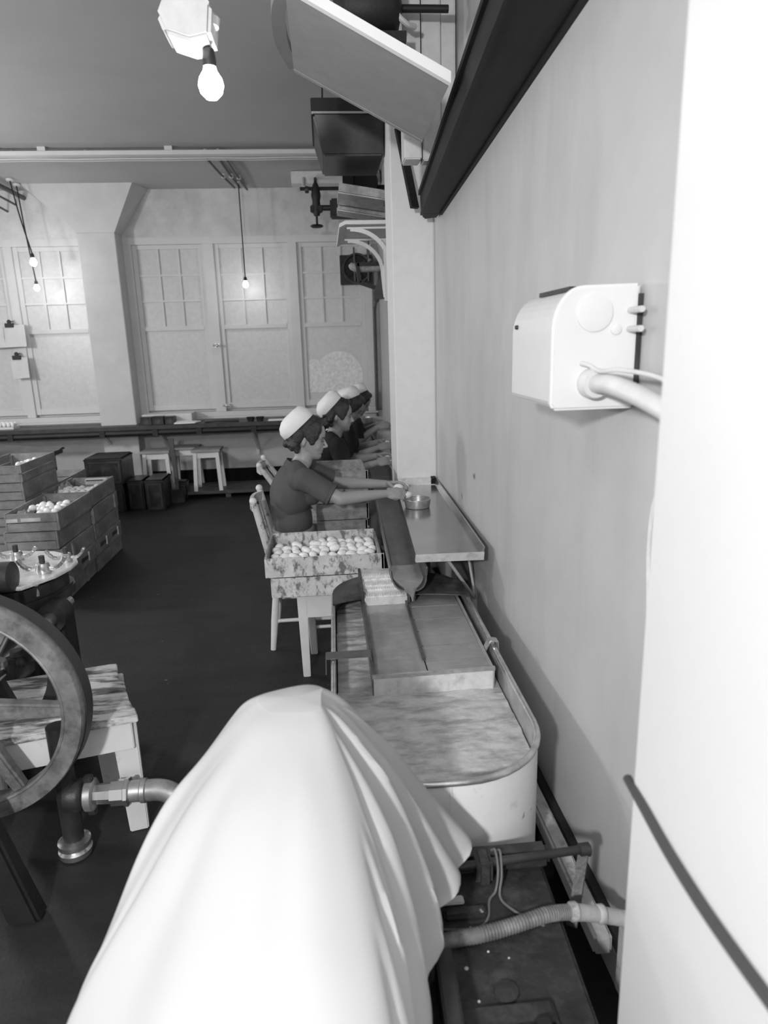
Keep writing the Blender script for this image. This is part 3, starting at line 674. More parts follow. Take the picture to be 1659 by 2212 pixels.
# strainer box hanging in the tank
t = thing('strainer_box', 'sheet metal straining box with ridged top hanging inside the tank', 'strainer', (.32, 2.5, .55))
SZ = .610
MB().box((.112, 2.075, .50), (.520, 2.083, SZ)).build('front_plate', M['tinlip'], t)
MB().hexa([(.108, 2.075, .52), (.112, 2.075, .52), (.116, 2.95, .52), (.112, 2.95, .52)], [(.108, 2.075, SZ), (.112, 2.075, SZ), (.116, 2.95, SZ), (.112, 2.95, SZ)]).build('side_plate', M['trough'], t)
MB().hexa([(.520, 2.075, .52), (.524, 2.075, .52), (.533, 2.95, .52), (.529, 2.95, .52)], [(.520, 2.075, SZ+.004), (.526, 2.075, SZ+.004), (.535, 2.95, SZ+.004), (.529, 2.95, SZ+.004)]).build('side_plate', M['tankin'], t)
yy = [2.083, 2.19, 2.315, 2.445, 2.56, 2.70, 2.95]
for a, b in zip(yy[:-1], yy[1:]):
    g = MB(); g.box((.305, a+.0015, SZ-.025), (.525, b-.0015, SZ-.008)); g.build('top_plate', M['wetpulp'], t, bevel=.003)
g = MB(); NXx, NYy = 14, 40; V = []
for j in range(NYy+1):
    for i in range(NXx+1):
        x = .114+.186*i/NXx; y = 2.083+.867*j/NYy; V.append((x, y, SZ-.010+.0025*noise.noise((x*30, y*14, 1))))
F = [(j*(NXx+1)+i, j*(NXx+1)+i+1, (j+1)*(NXx+1)+i+1, (j+1)*(NXx+1)+i) for j in range(NYy) for i in range(NXx)]
nn = len(V); V2 = [(x, y, SZ-.03) for x, y, z in V]
g.add(V+V2, F+[tuple(nn+q for q in reversed(f)) for f in F], True); g.build('egg_film', M['wetpulp'], t)
g = MB(); g.bar((.300, 2.20, SZ-.004), (.302, 2.90, SZ-.002), .010, .016); g.build('divider', M['coverdark'], t)
g = MB(); g.bar((.116, 2.08, SZ+.002), (.118, 2.95, SZ+.004), .012, .012); g.build('divider', M['coverdark'], t)
MB().bar((.108, 2.078, SZ+.002), (.527, 2.078, SZ+.006), .012, .012).build('front_bead', M['rim'], t)
# sheet straps hooked over the rim
g = MB()
for p, q in (((-.048, 2.215, .575), (-.046, 2.215, .632)), ((-.046, 2.215, .634), (.112, 2.215, .634)), ((.112, 2.215, .634), (.115, 2.215, .56))): g.bar(p, q, .055, .003, up=(1, 0, 0) if abs(p[2]-q[2]) > .02 else (0, 0, 1))
g.build('hanging_strap', M['trough'], t)
g = MB()
for p, q in (((.578, 2.245, .60), (.576, 2.245, .640)), ((.576, 2.245, .640), (.548, 2.245, .645)), ((.548, 2.245, .645), (.527, 2.245, .60)), ((.527, 2.245, .60), (.526, 2.245, .53))): g.bar(p, q, .035, .004, up=(0, 0, 1) if abs(p[2]-q[2]) < .02 else (1, 0, 0))
g.build('hanging_strap', M['rim'], t)
# curved dark cover plates over the far corners
def cover(xa, xb, sgn, name):
    cxx = X0+.25 if sgn < 0 else X1-.25; P = []
    for i in range(13):
        a = PI/2+(PI/2)*i/12 if sgn < 0 else PI/2-(PI/2)*i/12
        x = cxx+.254*math.cos(a)+.010; y = Y1-.25+.254*math.sin(a); P.append((x, y))
    inner = xb if sgn < 0 else xa
    P = [(inner, Y1+.004)]+P if (P[0][0]-inner)*sgn > 0 else P
    P.append((P[-1][0], 2.70)); 
    curve = [(inner+(P[-1][0]-inner)*k/8, 2.70+.05*math.sin(PI*(1-k/8)*.5)+.02*(sgn > 0)) for k in range(7, -1, -1)]
    P += curve
    g = MB(); nP = len(P); cen = (sum(p[0] for p in P)/nP, sum(p[1] for p in P)/nP)
    zt = .634; g.add([(x, y, zt) for x, y in P]+[(cen[0], cen[1], zt+.012)]+[(x, y, zt-.004) for x, y in P],
                     [(i, (i+1) % nP, nP) for i in range(nP)]+[(i, nP+1+i, nP+1+(i+1) % nP, (i+1) % nP) for i in range(nP)]+[tuple(nP+1+i for i in reversed(range(nP)))], True)
    return g.build('cover_plate', M['coverdark'], t)
cover(0, .118, -1, 'l'); cover(.312, 0, 1, 'r')
# toothed breaker steps below the spout
g = MB()
steps = [(3.05, .664), (2.955, .658), (2.92, .650), (2.86, .648), (2.82, .636), (2.76, .632)]
for i in range(5):
    (ya, za), (yb, zb) = steps[i], steps[i+1]
    g.hexa([(.120, yb, zb-.003), (.308, yb, zb-.003), (.308, ya, za-.003), (.120, ya, za-.003)], [(.120, yb, zb), (.308, yb, zb), (.308, ya, za), (.120, ya, za)])
g.box((.120, 2.75, .600), (.308, 2.757, .634)); g.build('stepped_plate', M['tinlip'], t)
def teeth(y, z, h, dy):
    h *= 1.25
    g = MB(); k = 26
    for i in range(k):
        x = .122+.184*i/k; wd = .184/k
        g.add([(x, y, z), (x+wd, y, z), (x+wd/2, y+dy, z+h), (x, y+.004, z), (x+wd, y+.004, z)], [(0, 1, 2), (4, 3, 2), (3, 0, 2), (1, 4, 2)])
    o = g.build('tooth_strip', M['tooth'], t); o['kind'] = 'stuff'
for y, z in ((2.955, .658), (2.93, .652), (2.86, .648), (2.83, .638), (2.765, .632)): teeth(y, z, .018, -.006)
for x in (.114, .312): MB().box((x-.006, 2.74, .575), (x+.006, 3.06, .668)).build('cheek_plate', M['coverdark'], t)
g = MB()
for i, x in enumerate((.14, .165, .2, .21, .235, .262, .27, .295)):
    ln = .018+.016*((i*37) % 5)/4; g.tube([(x, 2.752, .600), (x+.002, 2.752, .600-ln*.6), (x, 2.752, .600-ln)], [.006, .0035, .0015], 6)
o = g.build('egg_drips', M['wetpulp'], t); o['kind'] = 'stuff'

# ================================================================== CRATES, EGGS
egg_prof = [(.0005, -.0285), (.009, -.0268), (.0158, -.021), (.0202, -.010), (.0215, 0), (.0203, .010), (.0165, .0195), (.0105, .0262), (.005, .0288), (.0004, .0296)]
egg_me = MB().lathe(egg_prof, n=14).mesh('hen_egg', Vector((0, 0, 0))); egg_me.materials.append(M['egg'])
def egg(loc, label, group, rot=None):
    o = bpy.data.objects.new('hen_egg', egg_me); C.objects.link(o); o.location = loc
    o.rotation_euler = rot or (random.uniform(1.1, 1.9), random.uniform(-.3, .3), random.uniform(0, 6.28))
    return tag(o, label, 'egg', group)
def make_crate(name, label, L, W, H, mm, loc, slot=True, slats=1, group='egg crates'):
    """long axis = y; local base at loc"""
    x, y, z = loc; t = thing(name, label, 'crate', loc, group); th = .014
    x0, x1, y0, y1 = x-W/2, x+W/2, y-L/2, y+L/2
    for s, nm in ((x0, 'side_board'), (x1-th, 'side_board')):
        if slats == 1: MB().box((s, y0, z+.003), (s+th, y1, z+H)).build(nm, mm, t, bevel=.002)
        else:
            MB().box((s, y0, z+.003), (s+th, y1, z+H*.47)).build(nm, mm, t, bevel=.002); MB().box((s, y0, z+H*.51), (s+th, y1, z+H)).build(nm, mm, t, bevel=.002)
    for s in (y0, y1-th):
        MB().box((x0+th, s, z+.003), (x1-th, s+th, z+H*.46)).build('end_board', mm, t, bevel=.002)
        MB().box((x0+th, s, z+H*.50), (x1-th, s+th, z+H-.004)).build('end_board', mm, t, bevel=.002)
    for k in range(3): MB().box((x0+.004+(W-.008)*k/3, y0+.004, z), (x0+.002+(W-.008)*(k+1)/3, y1-.004, z+.010)).build('bottom_board', mm, t)
    for cx_, cy_ in ((x0+th, y0+th), (x1-th-.02, y0+th), (x0+th, y1-th-.02), (x1-th-.02, y1-th-.02)): MB().box((cx_, cy_, z+.01), (cx_+.02, cy_+.02, z+H-.012)).build('corner_block', mm, t)
    return t
AX, AW = -2.045, .355; CH = .130; CL = .645
nth = ['lowest', 'second from the floor', 'third from the floor', 'fourth from the floor', 'topmost']
proto = None
for sy, where in ((4.955, 'nearer front stack behind the pump'), (5.62, 'farther front stack')):
    for k in range(5):
        lab = 'wooden egg crate, %s, in the %s' % (nth[k], where)
        if k == 4: lab = 'open crate of eggs topping the ' + where
        off = random.uniform(-.014, .012); loc = (AX+off+(.004*k), sy+random.uniform(-.005, .005), CH*k+.001*k)
        if proto is None: proto = make_crate('egg_crate', lab, CL, AW, CH, M['crate'], loc, group='wooden egg crates stacked at the left')
        else: dup(proto, loc, lab, random.uniform(-.014, .014))
pb = None
nb = ['lowest', 'second', 'third', 'fourth', 'fifth', 'sixth', 'topmost']
for sy, where in ((5.415, 'tall stack left of the front stack'), (6.08, 'far stack behind the tall stack')):
    for k in range(7 if sy < 6 else 5):
        lab = 'wooden egg crate, %s from the floor, in the %s' % (nb[k] if k < 6 else 'seventh', where)
        loc = (-2.43+random.uniform(-.006, .006), sy, (CH+.0005)*k)
        if k == 6: lab = 'two-slatted open crate with eggs on top of the tall rear stack'
        if k == 6: pb = make_crate('egg_crate', lab, CL, .36, CH, M['crate'], loc, slats=2, group='wooden egg crates stacked at the left')
        else: dup(proto, loc, lab)
# label strips and slot on the near end of the top crate
for i, (xa, xb, z) in enumerate(((-2.20, -2.02, .612), (-2.03, -1.92, .628))):
    pass
for k, ctop in ((4, 'nearer'),):
    root = [o for o in bpy.data.objects if o.get('label') == 'open crate of eggs topping the nearer front stack behind the pump'][0]
    L0 = root.location
    MB().box((L0.x-.165, L0.y-CL/2-.003, L0.z+.070), (L0.x-.09, L0.y-CL/2-.0005, L0.z+.094)).build('paper_label', M['label'], root)
    MB().box((L0.x-.07, L0.y-CL/2-.003, L0.z+.072), (L0.x+.06, L0.y-CL/2-.0005, L0.z+.096)).build('paper_label', M['label'], root)
    # hand slots, cleats and splintered boards on the aisle side of some crates
for lb, yo, kind in (('second from the floor, in the nearer', .06, 's'), ('second from the floor, in the farther', -.17, 's'), ('second from the floor, in the farther', .13, 's'), ('third from the floor, in the nearer', -.16, 'c'), ('lowest, in the nearer', .10, 'c'), ('fourth from the floor, in the farther', .2, 'c')):
    root = [o for o in bpy.data.objects if lb in o.get('label', '')][0]; L0 = root.location; xs_ = L0.x+AW/2
    if kind == 's':
        o = MB().hexa([(xs_-.002, L0.y+yo-.07, L0.z+.05), (xs_+.0015, L0.y+yo-.07, L0.z+.05), (xs_+.0015, L0.y+yo+.08, L0.z+.052), (xs_-.002, L0.y+yo+.08, L0.z+.052)], [(xs_-.002, L0.y+yo-.06, L0.z+.085), (xs_+.0015, L0.y+yo-.06, L0.z+.085), (xs_+.0015, L0.y+yo+.08, L0.z+.078), (xs_-.002, L0.y+yo+.08, L0.z+.078)]).build('hand_slot', M['dimwood'], root)
        MB().bar((xs_+.003, L0.y+yo+.085, L0.z+.03), (xs_+.003, L0.y+yo+.09, L0.z+.10), .012, .008).build('splinter', M['stool'], root)
    else:
        MB().box((xs_, L0.y+yo, L0.z+.008), (xs_+.012, L0.y+yo+.035, L0.z+CH-.006)).build('cleat', M['crate3'], root, bevel=.002)
# battens
for (y, z, x) in ((4.80, .14, -1.862), (5.30, .17, -1.862)):
    pass
ORD = ['first', 'second', 'third', 'fourth', 'fifth', 'sixth', 'seventh', 'eighth', 'ninth', 'tenth', 'eleventh']
# eggs in the left stacks
for i in range(22):
    x = -1.90-.048*(i % 5)-random.uniform(0, .008); y = 4.72+.057*(i // 5)+random.uniform(-.006, .006)
    egg((x, y+.12*(i % 5 > 2), .632+random.uniform(-.008, .016)), 'egg in the nearer front crate, %s from its right side, %s back' % (ORD[i % 5], ORD[i // 5]), 'eggs in the nearer front crate')
for i in range(20):
    x = -1.91-.052*(i % 5); y = 5.40+.065*(i // 5)+random.uniform(-.008, .008)
    egg((x+random.uniform(-.008, .008), y, .624+random.uniform(-.01, .012)), 'egg in the farther front crate, %s from its right side, %s back' % (ORD[i % 5], ORD[i // 5]), 'eggs in the farther front crate')
for i in range(8):
    egg((-2.31-.05*(i % 2)+random.uniform(-.005, .005), 5.33+.06*(i // 2), .878+random.uniform(-.006, .008)), 'egg in the top crate of the tall stack, %s column, %s back' % (('right', 'left')[i % 2], ORD[i // 2]), 'eggs in the tall stack crate')
# crumpled packing paper in two crates
def crumple(c, r, label, h=.05, seed=0):
    g = MB(); n = 12; V = []; F = []
    for j in range(n+1):
        for i in range(n+1):
            u, v = -1+2*i/n, -1+2*j/n
            V.append((c[0]+u*r[0], c[1]+v*r[1], c[2]+h*(noise.noise((u*2.3+seed, v*2.3, seed))+.6*(1-u*u)*(1-v*v))))
    for j in range(n):
        for i in range(n): a = j*(n+1)+i; F.append((a, a+1, a+n+2, a+n+1))
    nn = len(V); g.add(V+[(x, y, z-.004) for x, y, z in V], F+[tuple(nn+q for q in reversed(f)) for f in F])
    return tag(g.build('packing_paper', M['board'], fix=False), label, 'paper')
crumple((-2.135, 4.80, .60), (.05, .12), 'crumpled packing paper beside the eggs in the nearer front crate', .06, 1)
crumple((-2.16, 5.60, .60), (.045, .13), 'crumpled packing paper beside the eggs in the farther front crate', .08, 5)
# tin with black stripe end lying in farther crate
o = MB().box((-2.08, 5.86, .60), (-1.90, 5.90, .648)).build('packing_board', M['paper'], bevel=.002); tag(o, 'pale packing board with a dark slot at the end of the farther front crate', 'board')
MB().box((-2.07, 5.857, .634), (-1.93, 5.8595, .641)).build('slot', M['flex'], o)
# crates on the stand beside the first woman
def front_crate(label, y0, y1, z, x0, x1, h, mm, group):
    t = thing('egg_tray', label, 'crate', ((x0+x1)/2, (y0+y1)/2, z), group); th = .013
    MB().box((x0, y0, z), (x1, y0+th, z+h)).build('front_board', mm, t, bevel=.002)
    MB().box((x0+.01, y1-th, z), (x1-.02, y1, z+h+.012)).build('back_board', mm, t, bevel=.002)
    MB().box((x0, y0+th, z), (x0+th, y1-th, z+h+.006)).build('end_board', M['crate3'], t, bevel=.002)
    MB().box((x1-th-.012, y0+th, z), (x1-.012, y1-th, z+h)).build('end_board', M['crate3'], t, bevel=.002)
    MB().bar((x1-.006, y0+.006, z), (x1-.006, y0+.006, z+h), .012, .012).build('corner_strip', M['stool'], t)
    for k in range(4): MB().box((x0+th, y0+th+(y1-y0-2*th)*k/4+.001, z), (x1-th-.012, y0+th+(y1-y0-2*th)*(k+1)/4-.001, z+.008)).build('bottom_board', mm, t)
    return t
front_crate('paint-stained shallow crate of eggs, upper of two on the white stand', 3.205, 3.64, .592, -.342, .246, .098, M['crate2'], 'stained crates on the stand')
front_crate('paint-stained shallow crate, lower of two on the white stand', 3.20, 3.62, .488, -.318, .235, .100, M['crate2'], 'stained crates on the stand')
n = 0
for j in range(7):
    for i in range(11):
        x = -.300+.0485*i+.012*(j % 2); y = 3.245+.053*j
        if x > .21 or (j > 4 and i < 4 and random.random() < .6): continue
        z = .648+.006*(j > 2)+random.uniform(-.004, .008) - (.01 if j == 0 else 0)
        if i == 6 and j > 2: z += .016
        egg((x+random.uniform(-.004, .004), y+random.uniform(-.005, .005), z), 'egg in the stained crate, %s row from the front, %s from the left' % (ORD[j], ORD[i]), 'eggs in the stained crate')
MB_ = None
g = MB().box((-.30, 3.225, .600), (.21, 3.62, .624)); tag(g.build('egg_filler', M['board']), 'strawboard filler under the eggs in the stained crate', 'filler')
# the second woman's crates behind the first woman
def plank_crate(label, x0, x1, y0, y1, z, h, mm):
    return front_crate(label, y0, y1, z, x0, x1, h, mm, 'crates beside the second woman')
plank_crate('weathered crate, topmost of the stack between the first two women', -.10, .238, 4.25, 4.62, .822, .096, M['crate3'])
plank_crate('pale weathered crate, second from top of the stack between the women', -.10, .25, 4.24, 4.62, .715, .104, M['crate2'])
plank_crate('brown crate, third from top of the stack between the women', -.10, .235, 4.24, 4.62, .605, .105, M['crate3'])
plank_crate('brown crate, lowest of the stack between the women', -.10, .225, 4.24, 4.62, .495, .105, M['crate3'])
t = thing('crate_stand', 'low wooden stand under the crates between the first two women', 'stand', (.06, 4.43, 0))
MB().box((-.10, 4.23, .455), (.22, 4.63, .494)).build('stand_top', M['stool'], t)
for x in (-.08, .19):
    for y in (4.26, 4.60): MB().box((x-.02, y-.02, 0), (x+.02, y+.02, .455)).build('leg', M['stool'], t)
# white stand under the front crates
t = thing('crate_stand', 'white painted low stand carrying the two stained crates', 'stand', (.0, 3.43, 0))
MB().box((-.20, 3.30, .455), (.215, 3.60, .487)).build('stand_top', M['stool'], t, bevel=.003)
MB().box((-.155, 3.295, .335), (.215, 3.318, .456)).build('apron_rail', M['stool'], t, bevel=.003)
MB().box((-.155, 3.585, .335), (.215, 3.60, .456)).build('apron_rail', M['stool'], t, bevel=.003)
for x, y, dx in ((-.175, 3.315, .0), (.19, 3.315, 0), (-.15, 3.58, .01), (.19, 3.58, 0)):
    MB().hexa([(x-.016+dx, y-.018, 0), (x+.022+dx, y-.018, 0), (x+.022+dx, y+.018, 0), (x-.016+dx, y+.018, 0)], [(x-.026, y-.02, .456), (x+.026, y-.02, .456), (x+.026, y+.02, .456), (x-.026, y+.02, .456)]).build('leg', M['stool'], t, bevel=.003)
MB().tube([(-.15, 3.58, .16), (.19, 3.58, .16)], .010, 8).build('stretcher', M['stool'], t)

# ================================================================== CHAIRS
def chair(x, y, label, rake=.262):
    t = thing('wooden_chair', label, 'chair', (x, y, 0), 'chairs of the egg breakers')
    MB().box((x-.21, y-.19, .43), (x+.2, y+.19, .455)).build('seat', M['chairpaint'], t, bevel=.006)
    for sx in (-1, 1):
        for sy in (-1, 1):
            p = (x+sx*.21, y+sy*.20, 0); q = (x+sx*.165, y+sy*.165, .435)
            MB().tube([p, Vector(p).lerp(Vector(q), .4), q], [.016, .021, .018], 10).build('leg', M['stool'], t)
    for sy in (-1, 1): MB().tube([(x-.195, y+sy*.185, .17), (x+.195, y+sy*.185, .17)], .011, 8).build('stretcher', M['stool'], t)
    MB().tube([(x-.19, y-.18, .2), (x-.19, y+.18, .2)], .011, 8).build('stretcher', M['stool'], t)
    for sy in (-1, 1):
        MB().tube([(x-.175, y+sy*.165, .44), (x-.175-(rake-.175)*.57, y+sy*.175, .70), (x-rake, y+sy*.18, .868)], [.020, .022, .018], 10).build('back_post', M['chairpaint'], t)
        MB().ball((x-rake-.002, y+sy*.18, .878), .021).build('finial', M['stool'], t)
    for k in range(2): yy_ = y-.06+.12*k; MB().tube([(x-.175, yy_, .45), (x-rake+.006, yy_, .83)], .008, 8).build('spindle', M['chairpaint'], t)
    rr_ = x-rake; pts = catmull([(rr_+.012, y-.185, .835), (rr_-.023, y-.08, .84), (rr_-.023, y+.08, .84), (rr_+.012, y+.185, .835)], 6); g = MB()
    for p, q in zip(pts[:-1], pts[1:]): g.bar(p, q, .02, .05)
    g.build('top_rail', M['chairpaint'], t); return t
chair(-.165, 3.86, 'chipped white wooden chair of the nearest woman')
chair(-.06, 5.02, 'white wooden chair of the second woman', .44)
chair(.16, 5.82, 'wooden chair of the third woman, hidden behind the second')
chair(.26, 6.55, 'wooden chair of the farthest woman')
# ================================================================== THE WOMEN
def woman(label, ox, y, oz, near, far, tilt, vox, dressmat, cap_puff=0.0, hair_mat='hair', chin=(-.059, 1.068), eggs=()):
    """seated, facing +x, leaning over the trough; near/far = (elbow, wrist, hand direction) relative to (ox, y)"""
    t = thing('person', label, 'person', (ox-.2, y, oz), 'women breaking eggs')
    W = lambda p: Vector((p[0]+ox, p[1]+y, p[2]+oz))
    s = 1.05; th = math.radians(tilt); ct, sn = math.cos(th), math.sin(th)
    def Hd(u, v, w):
        u = (u-.075)*s; w *= s; return W((chin[0]+u*ct+w*sn, v*s, chin[1]+w*ct-u*sn))
    R3 = Matrix(((ct, 0, sn), (0, 1, 0), (-sn, 0, ct)))
    b = MB(30)
    # trunk
    b.ball(W((-.225, 0, .545)), (.135, .172, .115)); b.ball(W((-.225, 0, .70)), (.10, .130, .15))
    lean = Matrix.Rotation(.22, 3, 'Y')
    b.ball(W((-.215, 0, .90)), (.105, .150, .165), lean)
    for sy in (-1, 1):
        b.caps(W((-.175, sy*.135, .985)), .050, W((-.170, sy*.03, 1.035)), .050)
        b.ball(W((-.125, sy*.065, .895)), (.055, .06, .06))
        b.caps(W((-.20, sy*.09, .525)), .085, W((.15, sy*.085, .515)), .060)
        b.caps(W((.15, sy*.085, .505)), .058, W((.13, sy*.08, .30)), .047); b.caps(W((.13, sy*.08, .30)), .047, W((.12, sy*.08, .09)), .032)
        b.caps(W((.105, sy*.08, .05)), .034, W((.24, sy*.085, .035)), .026)
    b.caps(W((-.185, 0, 1.01)), .056, W((-.135, 0, 1.10)), .050)
    b.caps(W((-.150, 0, 1.06)), .050, Hd(-.02, 0, .07), .050)
    # head from horizontal sections: front, back, half width
    secs = [(-.004, .066, .030, .010), (.006, .081, .012, .026), (.018, .085, -.006, .036), (.030, .081, -.025, .043), (.040, .087, -.040, .048), (.047, .084, -.05, .051),
            (.055, .089, -.058, .054), (.066, .085, -.066, .058), (.080, .084, -.075, .062), (.095, .082, -.083, .066), (.106, .078, -.089, .068), (.116, .082, -.094, .070),
            (.126, .087, -.098, .072), (.150, .086, -.100, .074), (.175, .076, -.097, .071), (.195, .058, -.085, .062), (.210, .036, -.066, .048), (.220, .008, -.038, .026)]
    V = []; F = []; K = 28
    for w_, f, bk, hw in secs:
        c0 = (f+bk)/2; a = (f-bk)/2
        for k in range(K):
            tt = 2*PI*k/K; cu, sv = math.cos(tt), math.sin(tt)
            pw = .82 if cu > 0 else .95
            V.append(Hd(c0+a*math.copysign(abs(cu)**pw, cu), hw*math.copysign(abs(sv)**.9, sv), w_))
    for i in range(len(secs)-1):
        for k in range(K): F.append((i*K+k, i*K+(k+1) % K, (i+1)*K+(k+1) % K, (i+1)*K+k))
    F.append(tuple(reversed(range(K)))); F.append(tuple((len(secs)-1)*K+k for k in range(K)))
    b.add(V, F, True)
    b.caps(Hd(.083, 0, .108), .006, Hd(.104, 0, .077), .0085); b.ball(Hd(.100, 0, .074), (.011, .013, .008), R3)          # nose
    for sy in (-1, 1):
        b.ball(Hd(.092, sy*.010, .071), .0065); b.ball(Hd(.050, sy*.036, .072), (.024, .020, .026), R3)                     # nostril, cheek
        b.caps(Hd(.079, sy*.016, .123), .0075, Hd(.066, sy*.046, .122), .006)                                              # brow
        b.ball(Hd(-.022, sy*.071, .088), (.014, .007, .026), R3)                                                           # ear
    # arms and hands
    def arm(sy, el, wr, hd):
        sh = W((-.145, sy*.165, .985)); e = W(el); q = W(wr)
        b.caps(sh, .050, sh.lerp(e, .55), .043); b.caps(sh.lerp(e, .55), .043, e, .037)
        mid = e.lerp(q, .35); b.caps(e, .037, mid, .036); b.caps(mid, .036, q, .0235)
        d, n = Vector(hd[0]).normalized(), Vector(hd[1]); n = (n-d*n.dot(d)).normalized(); sd = n.cross(d) if sy < 0 else d.cross(n)
        sd.normalize()
        if sd.z < 0: sd = -sd
        Mx = Matrix((d, sd, n)).transposed()
        b.ball(q+d*.045, (.050, .036, .0165), Mx); b.caps(q, .0215, q+d*.035, .021)
        b.ball(q+d*.065+sd*.004, (.030, .038, .014), Mx)
        curl = hd[2]
        for i, (off, ln, up) in enumerate(((.028, .95, .0), (.010, 1.05, .0), (-.010, 1.0, .0), (-.028, .82, .0))):
            p = q+d*(.082-.006*abs(i-1))+sd*off; a = math.radians(curl[0]); pr = p; r = .0092 if i < 3 else .008
            for L, da in ((.040*ln, curl[1]), (.025*ln, curl[2]), (.021*ln, 0)):
                dirv = d*math.cos(a)+n*math.sin(a); p2 = pr+dirv*L; b.caps(pr, r, p2, r-.0009, 10); pr = p2; r -= .0009; a += math.radians(da)
        p = q+d*.022+sd*.026+n*.006; p1 = p+(d*.55+sd*.45+n*.7).normalized()*.036; p2 = p1+(d*.85+n*.55-sd*.05).normalized()*.030; p3 = p2+(d*.9+n*.2-sd*.3).normalized()*.022
        b.caps(p, .0145, p1, .0115, 10); b.caps(p1, .0112, p2, .010, 10); b.caps(p2, .010, p3, .0078, 10)
        return sh, e, q
    A = arm(-1, *near); B = arm(1, *far)
    b.build('body', M['skin'], t, remesh=vox, smooth=3)
    # clothes
    g = MB(32)
    g.ball(W((-.228, 0, .72)), (.115, .148, .13)); g.ball(W((-.220, 0, .89)), (.124, .168, .175), lean)
    g.ball(W((-.262, 0, .80)), (.09, .135, .135)); g.ball(W((-.235, 0, .675)), (.105, .140, .06))
    for sy, (sh, e, q) in ((-1, A), (1, B)):
        g.caps(W((-.175, sy*.135, .985)), .064, W((-.185, sy*.045, 1.022)), .056)
        g.ball(W((-.118, sy*.068, .890)), (.066, .07, .074))
        c = sh.lerp(e, .60); g.caps(sh, .062, c, .056)
        dd = (e-sh).normalized(); a_ = dd.cross(Vector((0, 1, 0))).normalized()
        g.tube([sh.lerp(e, .3), c, sh.lerp(e, .72)], [.060, .060, .062], 32)
    bl = g.build('blouse', dressmat, t, remesh=max(.0055, vox), smooth=3)
    nrm_ = [v.normal.copy() for v in bl.data.vertices]
    for v, nv_ in zip(bl.data.vertices, nrm_):      # loose folds of the cotton
        c_ = v.co; f_ = noise.noise((c_.x*11+y, c_.y*9, c_.z*4+c_.x*6))+.5*noise.noise((c_.x*24, c_.y*20+y, c_.z*9-c_.x*12))
        v.co = c_+nv_*(.0065*f_+.002)
    for sy, (sh, e, q) in ((-1, A), (1, B)):
        g = MB(); c = sh.lerp(e, .70); d_ = (e-sh).normalized(); g.tube([c, c+d_*.022], [.0645, .0655], 20)
        g.build('sleeve_cuff', dressmat, t)
    g = MB(); P = []
    for k in range(25):
        a = math.radians(38+284*k/24); ca, sa = math.cos(a), math.sin(a)
        P.append((W((-.170+.072*ca, .076*sa, 1.048-.034*ca)), W((-.170+.092*ca, .098*sa, 1.012-.040*ca))))
    n_ = len(P)
    V = [p for p, q in P]+[q for p, q in P]+[p-Vector((0, 0, .006)) for p, q in P]+[q-Vector((0, 0, .006)) for p, q in P]
    F = [(k, k+1, n_+k+1, n_+k) for k in range(n_-1)]+[(2*n_+k+1, 2*n_+k, 3*n_+k, 3*n_+k+1) for k in range(n_-1)]+[(n_+k, n_+k+1, 3*n_+k+1, 3*n_+k) for k in range(n_-1)]+[(k+1, k, 2*n_+k, 2*n_+k+1) for k in range(n_-1)]
    F += [(0, n_, 3*n_, 2*n_), (n_-1, 3*n_-1, 4*n_-1, 2*n_-1)]
    g.add(V, F, True)
    g.build('collar', dressmat, t)
    g = MB(28); g.ball(W((-.222, 0, .56)), (.145, .185, .125))
    for sy in (-1, 1): g.caps(W((-.20, sy*.09, .53)), .098, W((.155, sy*.085, .52)), .072); g.caps(W((.155, sy*.085, .51)), .07, W((.15, sy*.09, .33)), .075)
    g.caps(W((-.1, 0, .56)), .08, W((.15, 0, .53)), .065); g.caps(W((.15, 0, .5)), .06, W((.15, 0, .33)), .07)
    g.ball(W((-.225, 0, .655)), (.112, .147, .035))
    g.build('skirt_and_apron', M['apron'], t, remesh=.009, smooth=3)
    g = MB(); g.lathe([(.118, 0), (.121, .012), (.118, .024)], W((-.228, 0, .655)), n=26, m=Matrix(((1, 0, 0), (0, 1.27, 0), (0, 0, 1)))); g.build('waistband', M['apron'], t)
    for sy in (-1, 1):
        g = MB(); g.caps(W((.10, sy*.08, .045)), .042, W((.25, sy*.085, .036)), .034); g.build('shoe', M['shoe'], t)
    # face details
    for sy in (-1, 1):
        e = MB(); e.ball(Hd(.0725, sy*.031, .106), (.0105, .012, .0065), R3, 12, 8); e.build('eye', M['eyew'], t)
        e = MB(); e.caps(Hd(.0835, sy*.020, .1035), .0022, Hd(.072, sy*.045, .103), .0022, 8); e.build('iris_and_lid', M['iris'], t)
        e = MB(); e.caps(Hd(.0890, sy*.014, .1245), .0024, Hd(.0725, sy*.050, .1255), .002, 8); e.build('eyebrow', M['hair'], t)
    e = MB(); e.caps(Hd(.0865, 0, .0545), .0046, Hd(.078, .018, .050), .002, 8); e.caps(Hd(.0865, 0, .0545), .0046, Hd(.078, -.018, .050), .002, 8)
    e.caps(Hd(.0840, 0, .0425), .0050, Hd(.077, .016, .047), .002, 8); e.caps(Hd(.0840, 0, .0425), .0050, Hd(.077, -.016, .047), .002, 8); e.build('lips', M['lips'], t)
    # hair
    h = MB()
    h.ball(Hd(-.020, 0, .150), (.087, .081, .086), R3); h.ball(Hd(-.005, 0, .175), (.075, .074, .062), R3)
    rnd = random.Random(int(y*100))
    for k in range(9): a = -1+2*k/8; h.ball(Hd(.045-.02*a*a+rnd.uniform(-.004, .004), .060*a, .200-.018*a*a), (.030, .018, .026), R3, 10, 7)
